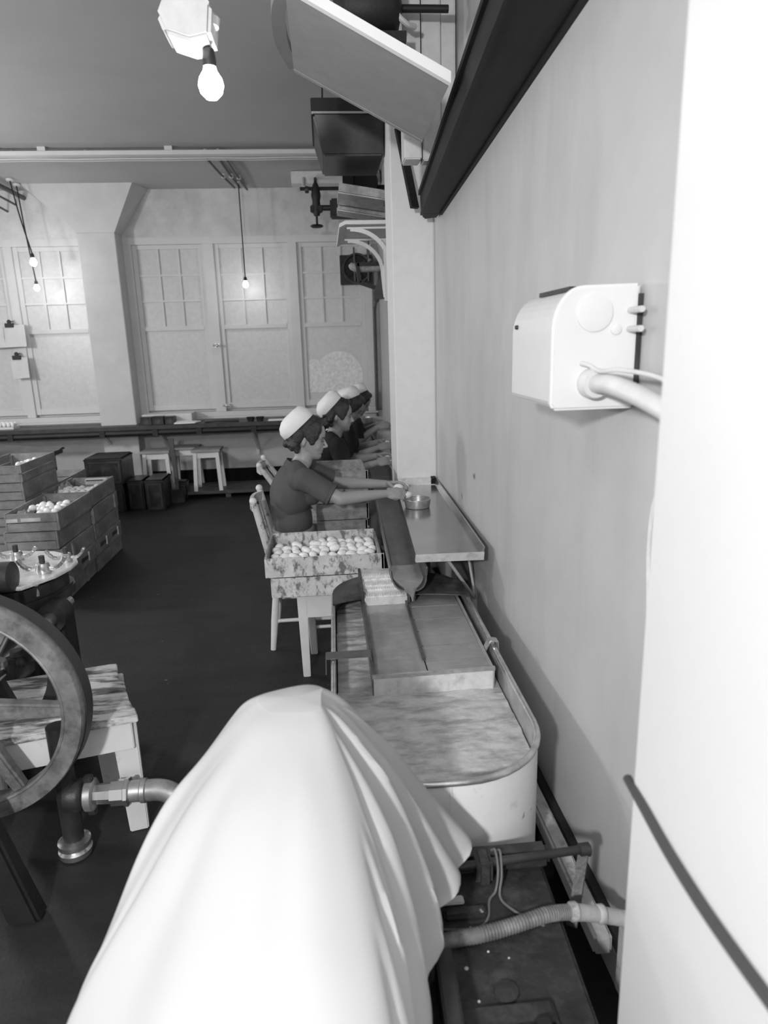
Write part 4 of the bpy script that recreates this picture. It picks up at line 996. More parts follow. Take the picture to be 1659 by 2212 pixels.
    for sy in (-1, 1):
        h.ball(Hd(.016, sy*.069, .140), (.042, .016, .052), R3); h.ball(Hd(.022, sy*.070, .108), (.020, .011, .034), R3); h.ball(Hd(.040, sy*.062, .165), (.026, .018, .034), R3)
        h.ball(Hd(-.055, sy*.070, .115), (.035, .020, .045), R3)
        for k in range(16):
            u, w_ = -.045-.06*rnd.random(), .035+.07*rnd.random(); vv = .073-.45*max(0, -.06-u)
            h.ball(Hd(u, sy*(vv+rnd.uniform(-.012, .012)), w_), rnd.uniform(.013, .021), None, 8, 6)
    for k in range(20): h.ball(Hd(-.088+rnd.uniform(-.025, .015), rnd.uniform(-.055, .055), .028+.075*rnd.random()), rnd.uniform(.015, .022), None, 8, 6)
    h.build('hair', M[hair_mat], t, remesh=max(.0045, vox), smooth=1)
    # cap: band, square crown
    c0 = (-.061, .157); tv = (.61, .79); nv = (-.79, .61)
    def ring(nn, t0, t1, hv, wob=0):
        out = []
        for k in range(28):
            a = 2*PI*k/28; tt = (t0+t1)/2+(t1-t0)/2*math.copysign(abs(math.cos(a))**.8, math.cos(a)); vv = hv*math.copysign(abs(math.sin(a))**.85, math.sin(a))
            q = nn+wob*math.sin(5*a+2)*.004
            out.append(Hd(c0[0]+tv[0]*tt+nv[0]*q, vv, c0[1]+tv[1]*tt+nv[1]*q))
        return out
    RG = [ring(-.004, -.102, .100, .086), ring(.0, -.105, .103, .089), ring(.036, -.102, .098+cap_puff*.008, .092+cap_puff*.008, cap_puff), ring(.060, -.085, .088+cap_puff*.01, .083+cap_puff*.01, cap_puff), ring(.078, -.055, .072, .066, cap_puff), ring(.083, -.03, .045, .035)]
    V = [p for r in RG for p in r]; F = []
    for i in range(len(RG)-1):
        for k in range(28): F.append((i*28+k, i*28+(k+1) % 28, (i+1)*28+(k+1) % 28, (i+1)*28+k))
    F.append(tuple((len(RG)-1)*28+k for k in range(28))); F.append(tuple(reversed(range(28))))
    g = MB(); g.add(V, F, True); g.build('cap', M['cap'], t)
    return t
woman('nearest woman in a dark short-sleeved blouse and white cap cracking eggs over the pan', 0, 3.85, 0,
      ((.045, -.205, .878), (.305, -.120, .875), ((1, .12, -.05), (0, .80, -.60), (18, 42, 38))),
      ((.03, .205, .885), (.320, .065, .893), ((1, -.18, -.04), (0, -.62, -.78), (14, 38, 34))), 12, .0042, M['dress'], cap_puff=.35)
woman('second woman in a dark blouse and puffed white cap behind the nearest woman', .205, 5.0, .010,
      ((-.085, -.20, .795), (.135, -.10, .842), ((1, .15, .12), (0, .80, -.60), (20, 45, 40))),
      ((-.06, .205, .81), (.145, .06, .866), ((1, -.15, .1), (0, -.62, -.78), (18, 42, 38))), 8, .0055, M['dress2'], cap_puff=1.0)
woman('third woman, mostly hidden behind the second, only cap ridge and arms showing', .305, 5.78, .0,
      ((-.12, -.20, .78), (.105, -.10, .846), ((1, .15, .15), (0, .80, -.60), (20, 45, 40))),
      ((-.09, .205, .79), (.115, .06, .87), ((1, -.15, .15), (0, -.62, -.78), (18, 42, 38))), 34, .007, M['dress2'], cap_puff=.6, chin=(-.10, 1.045))
woman('farthest woman at the trough, dark hair under the last white cap', .41, 6.5, -.02,
      ((-.14, -.20, .84), (.05, -.10, .95), ((1, .15, .18), (0, .80, -.60), (20, 45, 40))),
      ((-.11, .205, .85), (.06, .06, .96), ((1, -.15, .18), (0, -.62, -.78), (18, 42, 38))), 32, .008, M['dress2'], cap_puff=.4, chin=(-.09, 1.05))
# eggs held in the hands
hand_eggs = [((.384, 3.797, .894), 'egg in the left palm of the nearest woman'), ((.432, 3.77, .853), 'egg being cracked over the pan by the nearest woman'), ((.372, 3.775, .846), 'egg tucked in the right palm of the nearest woman'), ((.43, 3.885, .878), 'egg between the left fingers of the nearest woman'),
             ((.437, 4.935, .852), 'egg in the right hand of the second woman'), ((.44, 5.045, .866), 'egg in the left hand of the second woman'),
             ((.505, 5.72, .85), 'egg in the right hand of the third woman'), ((.51, 5.82, .875), 'egg in the left hand of the third woman')]
for p, l in hand_eggs: egg(p, l, 'eggs held in the hands', (1.5, .2, 1.9))
def pan(loc, r, h, label, mm='galv'):
    t = thing('metal_pan', label, 'pan', loc, 'metal pans'); x, y, z = loc
    g = MB(); g.lathe([(.001, .001), (r*.88, .001), (r*.9, .004), (r, h), (r*1.035, h), (r*1.035, h-.003), (r+.003, h-.005), (r*.9+.003, .003)], loc, n=40)
    g.build('bowl', M[mm], t, fix=False); g = MB(); g.tube([(x+r*1.02*math.cos(2*PI*k/40), y+r*1.02*math.sin(2*PI*k/40), z+h) for k in range(40)], .0028, 8, closed=True); g.build('rim', M['bright'], t)
    g = MB(); g.lathe([(.001, .012), (r*.9, .012), (r*.9, .010), (.001, .010)], loc, n=30); g.build('egg_contents', M['wetpulp'], t)
    return t
pan((.487, 3.74, .787), .073, .050, 'round metal pan of the nearest woman on the sheet table')
pan((.565, 5.02, .787), .075, .052, 'metal pan of the second woman beyond the column')
pan((.60, 5.80, .787), .075, .052, 'metal pan of the third woman beyond the column')
t = pan((.39, 7.25, .88), .092, .06, 'wide metal pan on a stand in front of the farthest woman')
t = thing('pan_stand', 'dark stand carrying the wide metal pan', 'stand', (.39, 7.25, 0)); MB().box((.27, 7.14, .85), (.51, 7.36, .879)).build('stand_top', M['dimwood'], t)
for x in (.29, .49):
    for y in (7.16, 7.34): MB().box((x-.02, y-.02, 0), (x+.02, y+.02, .85)).build('leg', M['dimwood'], t)

# ================================================================== BACK WALL
t = thing('wall_bench', 'long narrow dark-fronted bench shelf under the painted windows', 'shelf', (-2, 8.3, .73))
MB().box((-5.2, 8.10, .79), (.40, 8.30, .845)).build('front_beam', M['castiron'], t, bevel=.012)
MB().tube([(-5.2, 8.105, .765), (.40, 8.105, .765)], .034, 12).build('front_pipe', M['blackmetal'], t)
MB().box((-5.2, 8.30, .80), (.40, 8.67, .83)).build('shelf_board', M['dimwood'], t)
for x in (-3.62, -2.6, -2.0, -1.5, -.87): MB().box((x-.03, 8.06, .73), (x+.03, 8.15, .80)).build('pipe_clip', M['blackmetal'], t)
for x in (-2.62, -1.98, -.90):
    MB().bar((x-.02, 8.2, .76), (x+.02, 8.69, .42), .03, .02).build('stay', M['conduit'], t); MB().box((x-.015, 8.65, .38), (x+.02, 8.69, .46)).build('stay_foot', M['conduit'], t)
t = thing('egg_flat', 'small rack of eggs on the far left end of the wall bench', 'rack', (-3.75, 8.35, .845))
MB().box((-3.95, 8.27, .845), (-3.66, 8.45, .87)).build('tray', M['conduit'], t)
for i in range(6):
    for j in range(2): egg((-3.92+.048*i, 8.31+.07*j, .897), 'egg in the bench rack, %s from the left, %s row' % (ORD[i], ('front', 'back')[j]), 'eggs in the bench rack', (0, 0, 0))
for i, (x0, x1, z1) in enumerate(((-2.19, -2.06, .935), (-2.055, -1.925, .94), (-1.91, -1.80, .935))):
    t = thing('dark_tin', ('left of three small dark tins on the wall bench', 'middle of three small dark tins on the wall bench', 'right of three small dark tins on the wall bench')[i], 'tin', ((x0+x1)/2, 8.25, .845), 'small dark tins on the bench')
    MB().box((x0, 8.2, .845), (x1, 8.32, z1)).build('tin_body', M['tin'], t, bevel=.004)
    MB().lathe([(.02, -.003), (.034, -.004), (.036, .002)], ((x0+x1)/2, 8.2, .89), 'Y', 18).build('round_label', M['castiron'], t)
tag(MB().box((-2.2, 8.34, .83), (-1.62, 8.64, .95)).build('card_box', M['conduit'], bevel=.004), 'pale flat box behind the dark tins on the wall bench', 'box')
g = MB(); pts = [(-1.79, 8.13, .85), (-1.55, 8.13, .852), (-1.5, 8.26, .855), (-1.78, 8.28, .862)]; g.prism(pts, (0, 0, .012)); tag(g.build('paper_sheaf', M['hoodedge']), 'white paper sheaf lying on the wall bench', 'paper')
g = MB(); g.tube(catmull([(-1.45, 8.22, .86), (-1.3, 8.2, .868), (-1.05, 8.22, .862)], 6), .018, 8); tag(g.build('rolled_cloth', M['dimwood']), 'dark rolled cloth on the wall bench', 'cloth')
for i, x in enumerate((-.91, -.80)):
    g = MB(); g.lathe([(.035, 0), (.05, .045), (.054, .05), (.046, .046), (.032, .006), (.001, .005)], (x, 8.2, .845), n=20); tag(g.build('dark_bowl', M['tin'], fix=False), ('left', 'right')[i]+' of two small dark bowls on the wall bench', 'bowl', 'small dark bowls')
g = MB(); g.box((-.70, 8.15, .845), (-.52, 8.24, .86)); tag(g.build('white_knife_rest', M['hoodedge']), 'small white slab beside the dark bowls', 'slab')
# papers on clips
for i, (x0, x1, z0, z1, lab) in enumerate(((-3.95, -3.50, 1.77, 2.03, 'wide ruled paper sheaf on a clip, upper of two on the left window'), (-3.715, -3.52, 1.41, 1.66, 'smaller paper pad on a clip, lower of two on the left window'))):
    t = thing('paper_pad', lab, 'paper', ((x0+x1)/2, 8.58, z0), 'paper pads hung on the left window')
    MB().hexa([(x0+.02, 8.56, z0), (x1+.02, 8.54, z0+.01), (x1+.02, 8.548, z0+.01), (x0+.02, 8.568, z0)], [(x0, 8.60, z1), (x1, 8.60, z1), (x1, 8.608, z1), (x0, 8.608, z1)]).build('sheets', M['paper'], t)
    cxm = (x0+x1)/2+(.06 if i == 0 else -.02)
    MB().box((cxm-.05, 8.585, z1-.03), (cxm+.05, 8.612, z1+.02)).build('clip', M['flex'], t, bevel=.004)
    MB().lathe([(.02, -.01), (.026, 0), (.02, .01)], (cxm, 8.6, z1+.035), 'Y', 12).build('clip_ring', M['flex'], t)
    MB().tube([(cxm, 8.60, z1+.035), (cxm, 8.735, z1+.045)], .006, 8).build('nail', M['flex'], t)
    if i == 0: MB().box((-3.73, 8.566, z0+.03), (-3.727, 8.572, z1-.02)).build('fold_line', M['board'], t)
# stools standing on a duckboard
t = thing('duckboard', 'low dark duckboard on the floor along the back wall', 'board', (-1.4, 8.2, 0))
for i in range(3): MB().box((-2.3, 7.88+.19*i, .05), (.1, 8.05+.19*i, .085)).build('plank', M['dimwood'], t, bevel=.003)
for x in (-2.0, -1.2, -.3): MB().box((x-.03, 7.9, 0), (x+.03, 8.42, .05)).build('bearer', M['dimwood'], t)
def stool(x, y, label):
    t = thing('stool', label, 'stool', (x, y, .085), 'white stools by the back wall'); z = .085
    MB().box((x-.165, y-.15, z+.455), (x+.165, y+.15, z+.482)).build('seat', M['stooltop'], t, bevel=.003)
    for sx in (-1, 1):
        for sy in (-1, 1): MB().bar((x+sx*.145, y+sy*.13, z), (x+sx*.125, y+sy*.11, z+.456), .042, .04, up=(0, 1, 0)).build('leg', M['stool'], t)
    for sy in (-1, 1): MB().box((x-.11, y+sy*.11-.01, z+.385), (x+.11, y+sy*.11+.01, z+.455)).build('apron_rail', M['stool'], t)
    for sx in (-1, 1): MB().box((x+sx*.12-.01, y-.1, z+.385), (x+sx*.12+.01, y+.1, z+.455)).build('apron_rail', M['stool'], t)
stool(-2.00, 8.08, 'leftmost of the three white stools, behind the mallet')
stool(-1.72, 8.29, 'middle of the three white stools by the back wall')
stool(-1.42, 8.04, 'rightmost of the three white stools by the back wall')
t = thing('mallet', 'long-handled wooden mallet standing head down before the stools', 'mallet', (-1.74, 7.75, 0))
MB().box((-1.82, 7.69, 0), (-1.66, 7.81, .155)).build('head', M['tin'], t, bevel=.012); MB().hexa([(-1.755, 7.735, .15), (-1.72, 7.735, .15), (-1.72, 7.765, .15), (-1.755, 7.765, .15)], [(-1.79, 7.75, .73), (-1.735, 7.75, .73), (-1.735, 7.78, .73), (-1.79, 7.78, .73)]).build('handle', M['dimwood'], t)
def tin(x0, x1, y0, y1, z0, z1, label, ribs=1):
    t = thing('dark_case', label, 'tin case', ((x0+x1)/2, (y0+y1)/2, z0), 'black tin cases on the floor')
    MB().box((x0, y0, z0), (x1, y1, z1)).build('case', M['tin'], t, bevel=.012)
    MB().box((x0-.004, y0-.004, z1-.03), (x1+.004, y1+.004, z1-.012)).build('lid_band', M['castiron'], t, bevel=.004)
    g = MB(); w_ = x1-x0; h_ = z1-z0
    for a, b in (((x0+.02, z0+.02), (x1-.02, z0+.04)), ((x0+.02, z1-.06), (x1-.02, z1-.04))): g.box((a[0], y0-.005, a[1]), (b[0], y0, b[1]))
    for xx in (x0+.02, x1-.04): g.box((xx, y0-.005, z0+.04), (xx+.02, y0, z1-.06))
    g.build('pressed_panel', M['castiron'], t)
tin(-2.58, -2.22, 7.35, 7.75, 0, .30, 'lower large black tin case hidden behind the egg crates')
tin(-2.60, -2.21, 7.36, 7.80, .301, .60, 'upper large black tin case against the back wall')
tin(-2.20, -2.03, 7.42, 7.75, 0, .335, 'left of the two square black tins in front')
tin(-1.995, -1.80, 7.35, 7.75, 0, .345, 'front square black tin with pressed panel')
tin(-1.79, -1.66, 7.86, 8.0, 0, .22, 'small black tin behind the mallet')
# sack and trestle behind the crates
t = thing('dark_canvas', 'dark canvas heap lying on a trestle behind the left crates', 'canvas', (-2.9, 6.6, .78))
g = MB(); V = []; F = []; nx, ny = 24, 10
for j in range(ny+1):
    for i in range(nx+1):
        u, v = i/nx, j/ny; hh = (math.sin(PI*min(1, u*1.25+.1))*.5+.5)*(1-u)*.08*math.sin(PI*v)+.02*noise.noise((u*5, v*4, 2))
        V.append((-3.3+.72*u, 6.35+.5*v, .80+hh+.03*(1-u)))
for j in range(ny):
    for i in range(nx): a = j*(nx+1)+i; F.append((a, a+1, a+nx+2, a+nx+1))
n0 = len(V); g.add(V+[(x, y, .785) for x, y, z in V], F+[tuple(n0+q for q in reversed(f)) for f in F], True)
rim_ = [i for i in range(nx+1)]+[j*(nx+1)+nx for j in range(1, ny+1)]+[ny*(nx+1)+i for i in range(nx-1, -1, -1)]+[j*(nx+1) for j in range(ny-1, 0, -1)]
g.f += [(rim_[k], n0+rim_[k], n0+rim_[(k+1) % len(rim_)], rim_[(k+1) % len(rim_)]) for k in range(len(rim_))]; g.sm += [False]*len(rim_)
g.build('canvas', M['dimwood'], t, fix=False)
t = thing('trestle', 'dark trestle table carrying the canvas behind the left crates', 'trestle', (-2.95, 6.6, 0))
MB().box((-3.4, 6.33, .74), (-2.62, 6.9, .784)).build('top', M['dimwood'], t)
for x in (-3.3, -2.70):
    for y in (6.4, 6.82): MB().box((x-.025, y-.025, 0), (x+.025, y+.025, .74)).build('leg', M['dimwood'], t)

# ================================================================== LEFT FOREGROUND: PUMP, FLYWHEEL, BENCH, PIPES
t = thing('egg_pump', 'old iron pump with bright bolted cover plate and big spoked belt wheel', 'machine', (-1.2, 2.4, 0))
pz = .80
P = [(-1.245, 2.66), (-1.16, 2.80), (-1.135, 2.90), (-1.135, 2.98), (-1.17, 3.06), (-1.30, 3.16), (-1.52, 3.21), (-1.72, 3.1), (-1.75, 2.8), (-1.6, 2.66)]
MB().prism([(x, y, pz-.016) for x, y in P], (0, 0, .016)).build('cover_plate', M['tinlip'], t, bevel=.004)
MB().prism([(-1.45+(x+1.45)*.86, 2.93+(y-2.93)*.86, .30) for x, y in P], (0, 0, .483)).build('pump_body', M['castiron'], t, bevel=.02)
MB().prism([(-1.45+(x+1.45)*.93, 2.93+(y-2.93)*.93, .66) for x, y in P], (0, 0, .05)).build('body_flange', M['castiron'], t, bevel=.008)
def wingnut(x, y, rz, s=1.0):
    g = MB(); z = pz; g.lathe([(.030*s, 0), (.032*s, .012*s), (.026*s, .042*s), (.022*s, .044*s)], (x, y, z), n=18)
    for sg in (-1, 1):
        pts = catmull([(.02, .015), (.05, .018), (.075, .032), (.092, .062)], 5)if False else [(.02, .022), (.045, .018), (.065, .026), (.082, .044), (.094, .066)]
        for (a, b), (c, d) in zip(pts[:-1], pts[1:]):
            p = (x+sg*a*s*math.cos(rz), y+sg*a*s*math.sin(rz), z+b*s); q = (x+sg*c*s*math.cos(rz), y+sg*c*s*math.sin(rz), z+d*s); g.bar(p, q, .026*s, .014*s)
    o = g.build('wing_nut', M['bright'], t, bevel=.0025); g = MB(); g.lathe([(.012*s, .04*s), (.012*s, .075*s)], (x, y, z), n=10); g.build('stud', M['castiron'], o)
wingnut(-1.225, 2.835, .15); wingnut(-1.185, 2.985, .1, .85); wingnut(-1.42, 3.04, .05, .95)
MB().tube([(-1.24, 2.78, .78), (-1.24, 2.77, .72)], .012, 8).build('stud', M['bright'], t)
g = MB(); g.ball((-1.42, 2.58, .80), (.125, .10, .085)); g.lathe([(.05, -.03), (.062, -.02), (.062, .03), (.05, .035)], (-1.30, 2.66, .845), 'X', 18); g.tube([(-1.42, 2.56, .70), (-1.42, 2.56, .80)], .07, 14); g.build('valve_body', M['castiron'], t)
g = MB(); g.lathe([(.045, .86), (.05, .87), (.05, .90), (.035, .91), (.035, .955), (.042, .96), (.042, .985), (.03, 1.0)], (-1.45, 2.58, 0), n=18); g.build('valve_cap', M['bright'], t)
g = MB(); g.tube([(-1.56, 2.62, .85), (-1.56, 2.62, 1.18)], .035, 12); g.build('riser_pipe', M['castiron'], t)
# wheel: axis along y
wx, wy, wz, wr = -1.170, 1.95, .642, .372
MB().lathe([(wr-.052, 0), (wr, 0), (wr+.004, .008), (wr+.004, .030), (wr-.02, .032), (wr-.02, .085), (wr-.045, .085), (wr-.055, .06), (wr-.055, .02)], (wx, wy, wz), 'Y', 72, ring=True).build('wheel_rim', M['wheelface'], t)
MB().lathe([(wr-.02, .030), (wr+.007, .030), (wr+.009, .085), (wr-.02, .088)], (wx, wy, wz), 'Y', 72, ring=True).build('drive_belt', M['belt'], t)
g = MB(); g.tube([(wx+(wr-.054)*math.sin(2*PI*k/60), wy+.002, wz+(wr-.054)*math.cos(2*PI*k/60)) for k in range(60)], .006, 8, closed=True); g.build('inner_bead', M['wheelface'], t)
MB().lathe([(.028, -.06), (.075, -.05), (.08, .09), (.03, .1)], (wx, wy, wz), 'Y', 24).build('hub', M['castiron'], t)
for k in range(6):
    a = math.radians(-4+60*k); ca, sa = math.cos(a), math.sin(a)
    g = MB(); p0 = Vector((wx+.06*ca, wy+.04, wz+.06*sa)); p1 = Vector((wx+(wr-.05)*ca, wy+.04, wz+(wr-.05)*sa)); nrm = Vector((-sa, 0, ca))
    g.hexa([p0-nrm*.030+Vector((0, -.025, 0)), p1-nrm*.021+Vector((0, -.02, 0)), p1+nrm*.021+Vector((0, -.02, 0)), p0+nrm*.030+Vector((0, -.025, 0))],
           [p0-nrm*.030+Vector((0, .025, 0)), p1-nrm*.021+Vector((0, .02, 0)), p1+nrm*.021+Vector((0, .02, 0)), p0+nrm*.030+Vector((0, .025, 0))]); g.build('spoke', M['wheelface'], t, bevel=.008)
# second pulley, gear and shaft behind
MB().tube([(wx, 1.85, wz), (wx, 2.9, wz)], .028, 14).build('shaft', M['bright'], t)
MB().lathe([(.20, 0), (.24, 0), (.24, .06), (.20, .06)], (wx-.03, 2.22, wz), 'Y', 48, ring=True).build('loose_pulley', M['castiron'], t)
for k in range(4):
    a = math.radians(20+90*k); MB().bar((wx-.03, 2.25, wz), (wx-.03+.22*math.cos(a), 2.25, wz+.22*math.sin(a)), .04, .03, up=(0, 1, 0)).build('pulley_spoke', M['castiron'], t)
for i, (x, y, z, r) in enumerate(((-1.18, 2.2, .80, .05), (-1.26, 2.3, .78, .06), (-1.10, 2.25, .66, .045), (-1.33, 2.35, .76, .07))):
    g = MB(); g.lathe([(r*.4, -r), (r, -r*.7), (r, r*.5), (r*.6, r*.7), (r*.5, r*1.2)], (x, y, z), 'YXZ'[i % 3], 16); g.ball((x+.02, y-.03, z+.02), r*.4); g.build('bearing_cap', M['castiron'], t, bevel=.004)
for x, z in ((-1.12, .80), (-1.08, .74), (-1.17, .70)): MB().lathe([(.011, -.05), (.013, -.03), (.02, -.028), (.02, .0)], (x, 2.1, z), 'Y', 6).build('bolt', M['bright'], t)
MB().box((-1.7, 2.52, .22), (-1.22, 3.05, .31)).build('bed', M['blackmetal'], t, bevel=.02)
for sy in (1.83, 2.75):
    for sx in ((-1, 1) if sy < 2 else (-1, 0)):
        g = MB(); g.hexa([(wx+sx*.17-.05, sy-.03, 0), (wx+sx*.17+.05, sy-.03, 0), (wx+sx*.17+.05, sy+.04, 0), (wx+sx*.17-.05, sy+.04, 0)], [(wx+sx*.035-.03, sy-.02, wz-.03), (wx+sx*.035+.03, sy-.02, wz-.03), (wx+sx*.035+.03, sy+.03, wz-.03), (wx+sx*.035-.03, sy+.03, wz-.03)]); g.build('frame_leg', M['blackmetal'], t, bevel=.01)
    g = MB(); g.lathe([(.03, -.05), (.06, -.05), (.06, .05), (.03, .05)], (wx, sy, wz), 'Y', 18); g.build('bearing', M['castiron'], t)
for x, y in ((-1.6, 2.6), (-1.27, 2.6), (-1.5, 2.95)): MB().box((x-.04, y-.04, 0), (x+.04, y+.04, .23)).build('foot', M['blackmetal'], t)
# suction pipe with union and elbow running under the cloth
t = thing('suction_pipe', 'galvanised pipe with union and elbow running from the floor flange to the cloth', 'pipe', (-.8, 2.0, 0))
py, pzz = 2.10, .232
MB().tube([(-.945, py, .01), (-.945, py, .50)], .034, 18).build('standing_pipe', M['castiron'], t)
MB().lathe([(.037, .005), (.054, .008), (.056, .028), (.047, .036), (.054, .043), (.054, .060), (.037, .068)], (-.945, py, 0), n=24).build('floor_collar', M['bright'], t)
MB().lathe([(.03, -.02), (.052, -.01), (.056, .03), (.05, .042), (.040, .05)], (-.935, py, pzz), 'X', 20).build('tee_collar', M['castiron'], t)
MB().lathe([(.05, 0), (.055, .004), (.055, .026), (.048, .03)], (-.882, py, pzz), 'X', 20).build('union_nut', M['galv'], t)
for dz in (-.062, .062): MB().box((-.882, py-.012, pzz+dz-.012), (-.854, py+.012, pzz+dz+.012)).build('union_lug', M['castiron'], t, bevel=.003)
MB().lathe([(.033, 0), (.036, .06), (.044, .062), (.044, .105), (.049, .108), (.049, .12), (.038, .124)], (-.857, py, pzz), 'X', 8, smooth=False).build('hexagon_union', M['bright'], t)
MB().tube(catmull([(-.74, py, pzz), (-.68, py, pzz), (-.63, py-.005, pzz), (-.585, py-.02, pzz-.012), (-.545, py-.045, pzz-.045), (-.515, py-.08, pzz-.10), (-.46, py-.20, pzz-.165), (-.38, py-.45, pzz-.185), (-.34, py-.75, pzz-.185)], 8), .036, 20).build('elbow', M['galv'], t)
MB().lathe([(.036, 0), (.041, .004), (.041, .018), (.036, .022)], (-.70, py, pzz), 'X', 20).build('elbow_bead', M['galv'], t)
# peeling bench
t = thing('peeling_bench', 'low white bench with flaking planked top behind the wheel', 'bench', (-.95, 2.36, 0))
bm_ang = math.radians(14)
def Bp(u, v, z): c_, s_ = math.cos(bm_ang), math.sin(bm_ang); return (-.715+u*c_-v*s_, 2.175+u*s_+v*c_, z)
def bbox(u0, u1, v0, v1, z0, z1, nm, mm=None, bev=.003, slant=0):
    MB().hexa([Bp(u0, v0, z0), Bp(u1, v0, z0), Bp(u1+slant, v1, z0), Bp(u0, v1, z0)], [Bp(u0, v0, z1), Bp(u1, v0, z1), Bp(u1+slant, v1, z1), Bp(u0, v1, z1)]).build(nm, mm or M['benchpaint'], t, bevel=bev)
vs = [(-.005, .060, .012), (.062, .115, -.006), (.117, .20, -.018), (.202, .285, -.030), (.287, .455, -.060)]
for i, (a, b_, e) in enumerate(vs): bbox(-.62, e, a, b_, .452+.003*(i % 2), .478+.003*(i % 2), 'top_plank', slant=-.012)
bbox(-.62, -.012, .010, .034, .345, .452, 'apron', M['stool'])
bbox(-.62, -.05, .39, .41, .345, .452, 'apron', M['stool'])
for u, v in ((-.085, .03), (-.19, .34), (-.60, .03), (-.60, .34)):
    MB().hexa([Bp(u+.02, v, 0), Bp(u+.085, v, 0), Bp(u+.085, v+.05, 0), Bp(u+.02, v+.05, 0)], [Bp(u, v, .45), Bp(u+.085, v, .45), Bp(u+.085, v+.05, .45), Bp(u, v+.05, .45)]).build('leg', M['stool'], t, bevel=.004)

# ================================================================== FRONT: MACHINE BED, HOSE, CLOTH
t = thing('machine_bed', 'greasy dark machine bed with ribs and clamp bar beside the white cloth', 'machine', (.1, 1.05, 0))
MB().hexa([(-.42, .55, .36), (.445, .55, .36), (.485, 1.425, .36), (-.42, 1.425, .36)], [(-.42, .55, .42), (.445, .55, .42), (.485, 1.425, .42), (-.42, 1.425, .42)]).build('bed_plate', M['slab'], t, bevel=.008)
for x in (-.36, .36):
    for y in (.65, 1.3): MB().box((x-.04, y-.04, 0), (x+.04, y+.04, .36)).build('leg', M['blackmetal'], t)
MB().box((.20, .985, .42), (.385, 1.04, .438)).build('raised_rib', M['slab'], t, bevel=.006)
MB().box((.20, .90, .42), (.40, .955, .436)).build('raised_rib', M['slab'], t, bevel=.006)
MB().box((.21, 1.255, .42), (.31, 1.285, .437)).build('raised_rib', M['slab'], t, bevel=.006)
g = MB(); g.bar((.19, .965, .444), (.345, .972, .444), .020, .020); g.box((.335, .955, .43), (.365, .990, .458)); g.build('bolt_bar', M['blackmetal'], t, bevel=.003)
g = MB(); g.lathe([(.026, .42), (.024, .426), (.014, .429), (.001, .430)], (.305, 1.075, 0), n=20); g.build('oil_cap', M['slab'], t)
g = MB(); g.hexa([(.155, .80, .36), (.195, .80, .36), (.205, 1.12, .36), (.165, 1.12, .36)], [(.155, .80, .50), (.19, .80, .50), (.20, 1.12, .50), (.165, 1.12, .50)]); g.build('side_flange', M['castiron'], t, bevel=.004)
MB().box((-.28, .90, .42), (.06, 1.24, .62)).build('covered_casing', M['castiron'], t, bevel=.03)
g = MB(); g.box((.20, 1.385, .42), (.50, 1.44, .468)); g.build('end_ridge', M['slab'], t, bevel=.012)
g = MB(); g.tube([(.20, 1.36, .470), (.60, 1.40, .458)], .0105, 14); g.build('clamp_rod', M['castiron'], t)
g = MB(); g.box((.305, 1.345, .42), (.345, 1.405, .488)); g.build('clamp_block', M['slab'], t, bevel=.01)
g = MB(); g.lathe([(.010, -.016), (.016, -.012), (.017, .012), (.011, .016)], (.588, 1.398, .458), 'X', 16); g.bar((.585, 1.395, .45), (.525, 1.30, .33), .024, .016); g.build('rod_bracket', M['castiron'], t)
for x, y, s_ in ((.26, 1.20, 1), (.30, 1.215, .8), (.235, 1.135, 1.2), (.29, 1.17, .7), (.245, 1.06, .8), (.33, 1.15, .6), (.265, 1.235, .7)):
    tag(MB().ball((x, y, .422), (.004*s_, .0035*s_, .003*s_), None, 8, 6).build('scrap', M['paper']), 'small pale scrap of eggshell lying on the greasy machine bed', 'scrap', 'eggshell scraps on the machine bed')
# wires
tag(MB().tube(catmull([(.352, 1.40, .478), (.358, 1.385, .488), (.355, 1.345, .468), (.345, 1.325, .43), (.325, 1.305, .4235), (.312, 1.26, .4235), (.29, 1.235, .4235), (.25, 1.23, .4235), (.20, 1.235, .424)], 8), .003, 8).build('loop_wire', M['twine']), 'grey wire looped over the clamp block and across the machine bed', 'wire')
tag(MB().tube(catmull([(.365, 1.40, .474), (.370, 1.385, .484), (.364, 1.345, .455), (.352, 1.31, .4235), (.372, 1.27, .4235), (.398, 1.245, .4235)], 8), .003, 8).build('second_wire', M['twine']), 'second grey wire dropping from the clamp block to the hose', 'wire')
tag(MB().box((.195, 1.30, .42), (.265, 1.325, .428)).build('rag_end', M['conduit'], bevel=.003), 'pale frayed rag end beside the cloth on the machine bed', 'rag')
t = thing('ribbed_hose', 'ribbed hose crossing the machine bed to a white pipe fitting at the wall', 'hose', (.4, 1.25, .42))
hp = catmull([(.10, 1.165, .438), (.19, 1.19, .437), (.28, 1.20, .437), (.36, 1.215, .438), (.44, 1.235, .438), (.50, 1.25, .424)], 22)
rr = [.0155+(.0016 if (i % 2) else 0) for i in range(len(hp))]
MB().tube(hp, rr, 16).build('hose', M['hose'], t)
MB().tube(catmull([(.50, 1.25, .424), (.55, 1.265, .400), (.61, 1.28, .370), (.69, 1.285, .34)], 8), .0185, 16).build('pipe_fitting', M['limew'], t)
for p in ((.505, 1.252, .422), (.58, 1.273, .386)): MB().lathe([(.018, -.008), (.0215, -.004), (.0215, .01), (.018, .014)], p, 'X', 16).build('fitting_collar', M['limew'], t)
g = MB(); g.hexa([(.63, 1.20, .16), (.695, 1.20, .16), (.695, 1.28, .16), (.63, 1.28, .16)], [(.645, 1.19, .345), (.695, 1.19, .345), (.695, 1.31, .345), (.645, 1.31, .345)]); g.build('wall_bracket', M['limew'], t, bevel=.006)

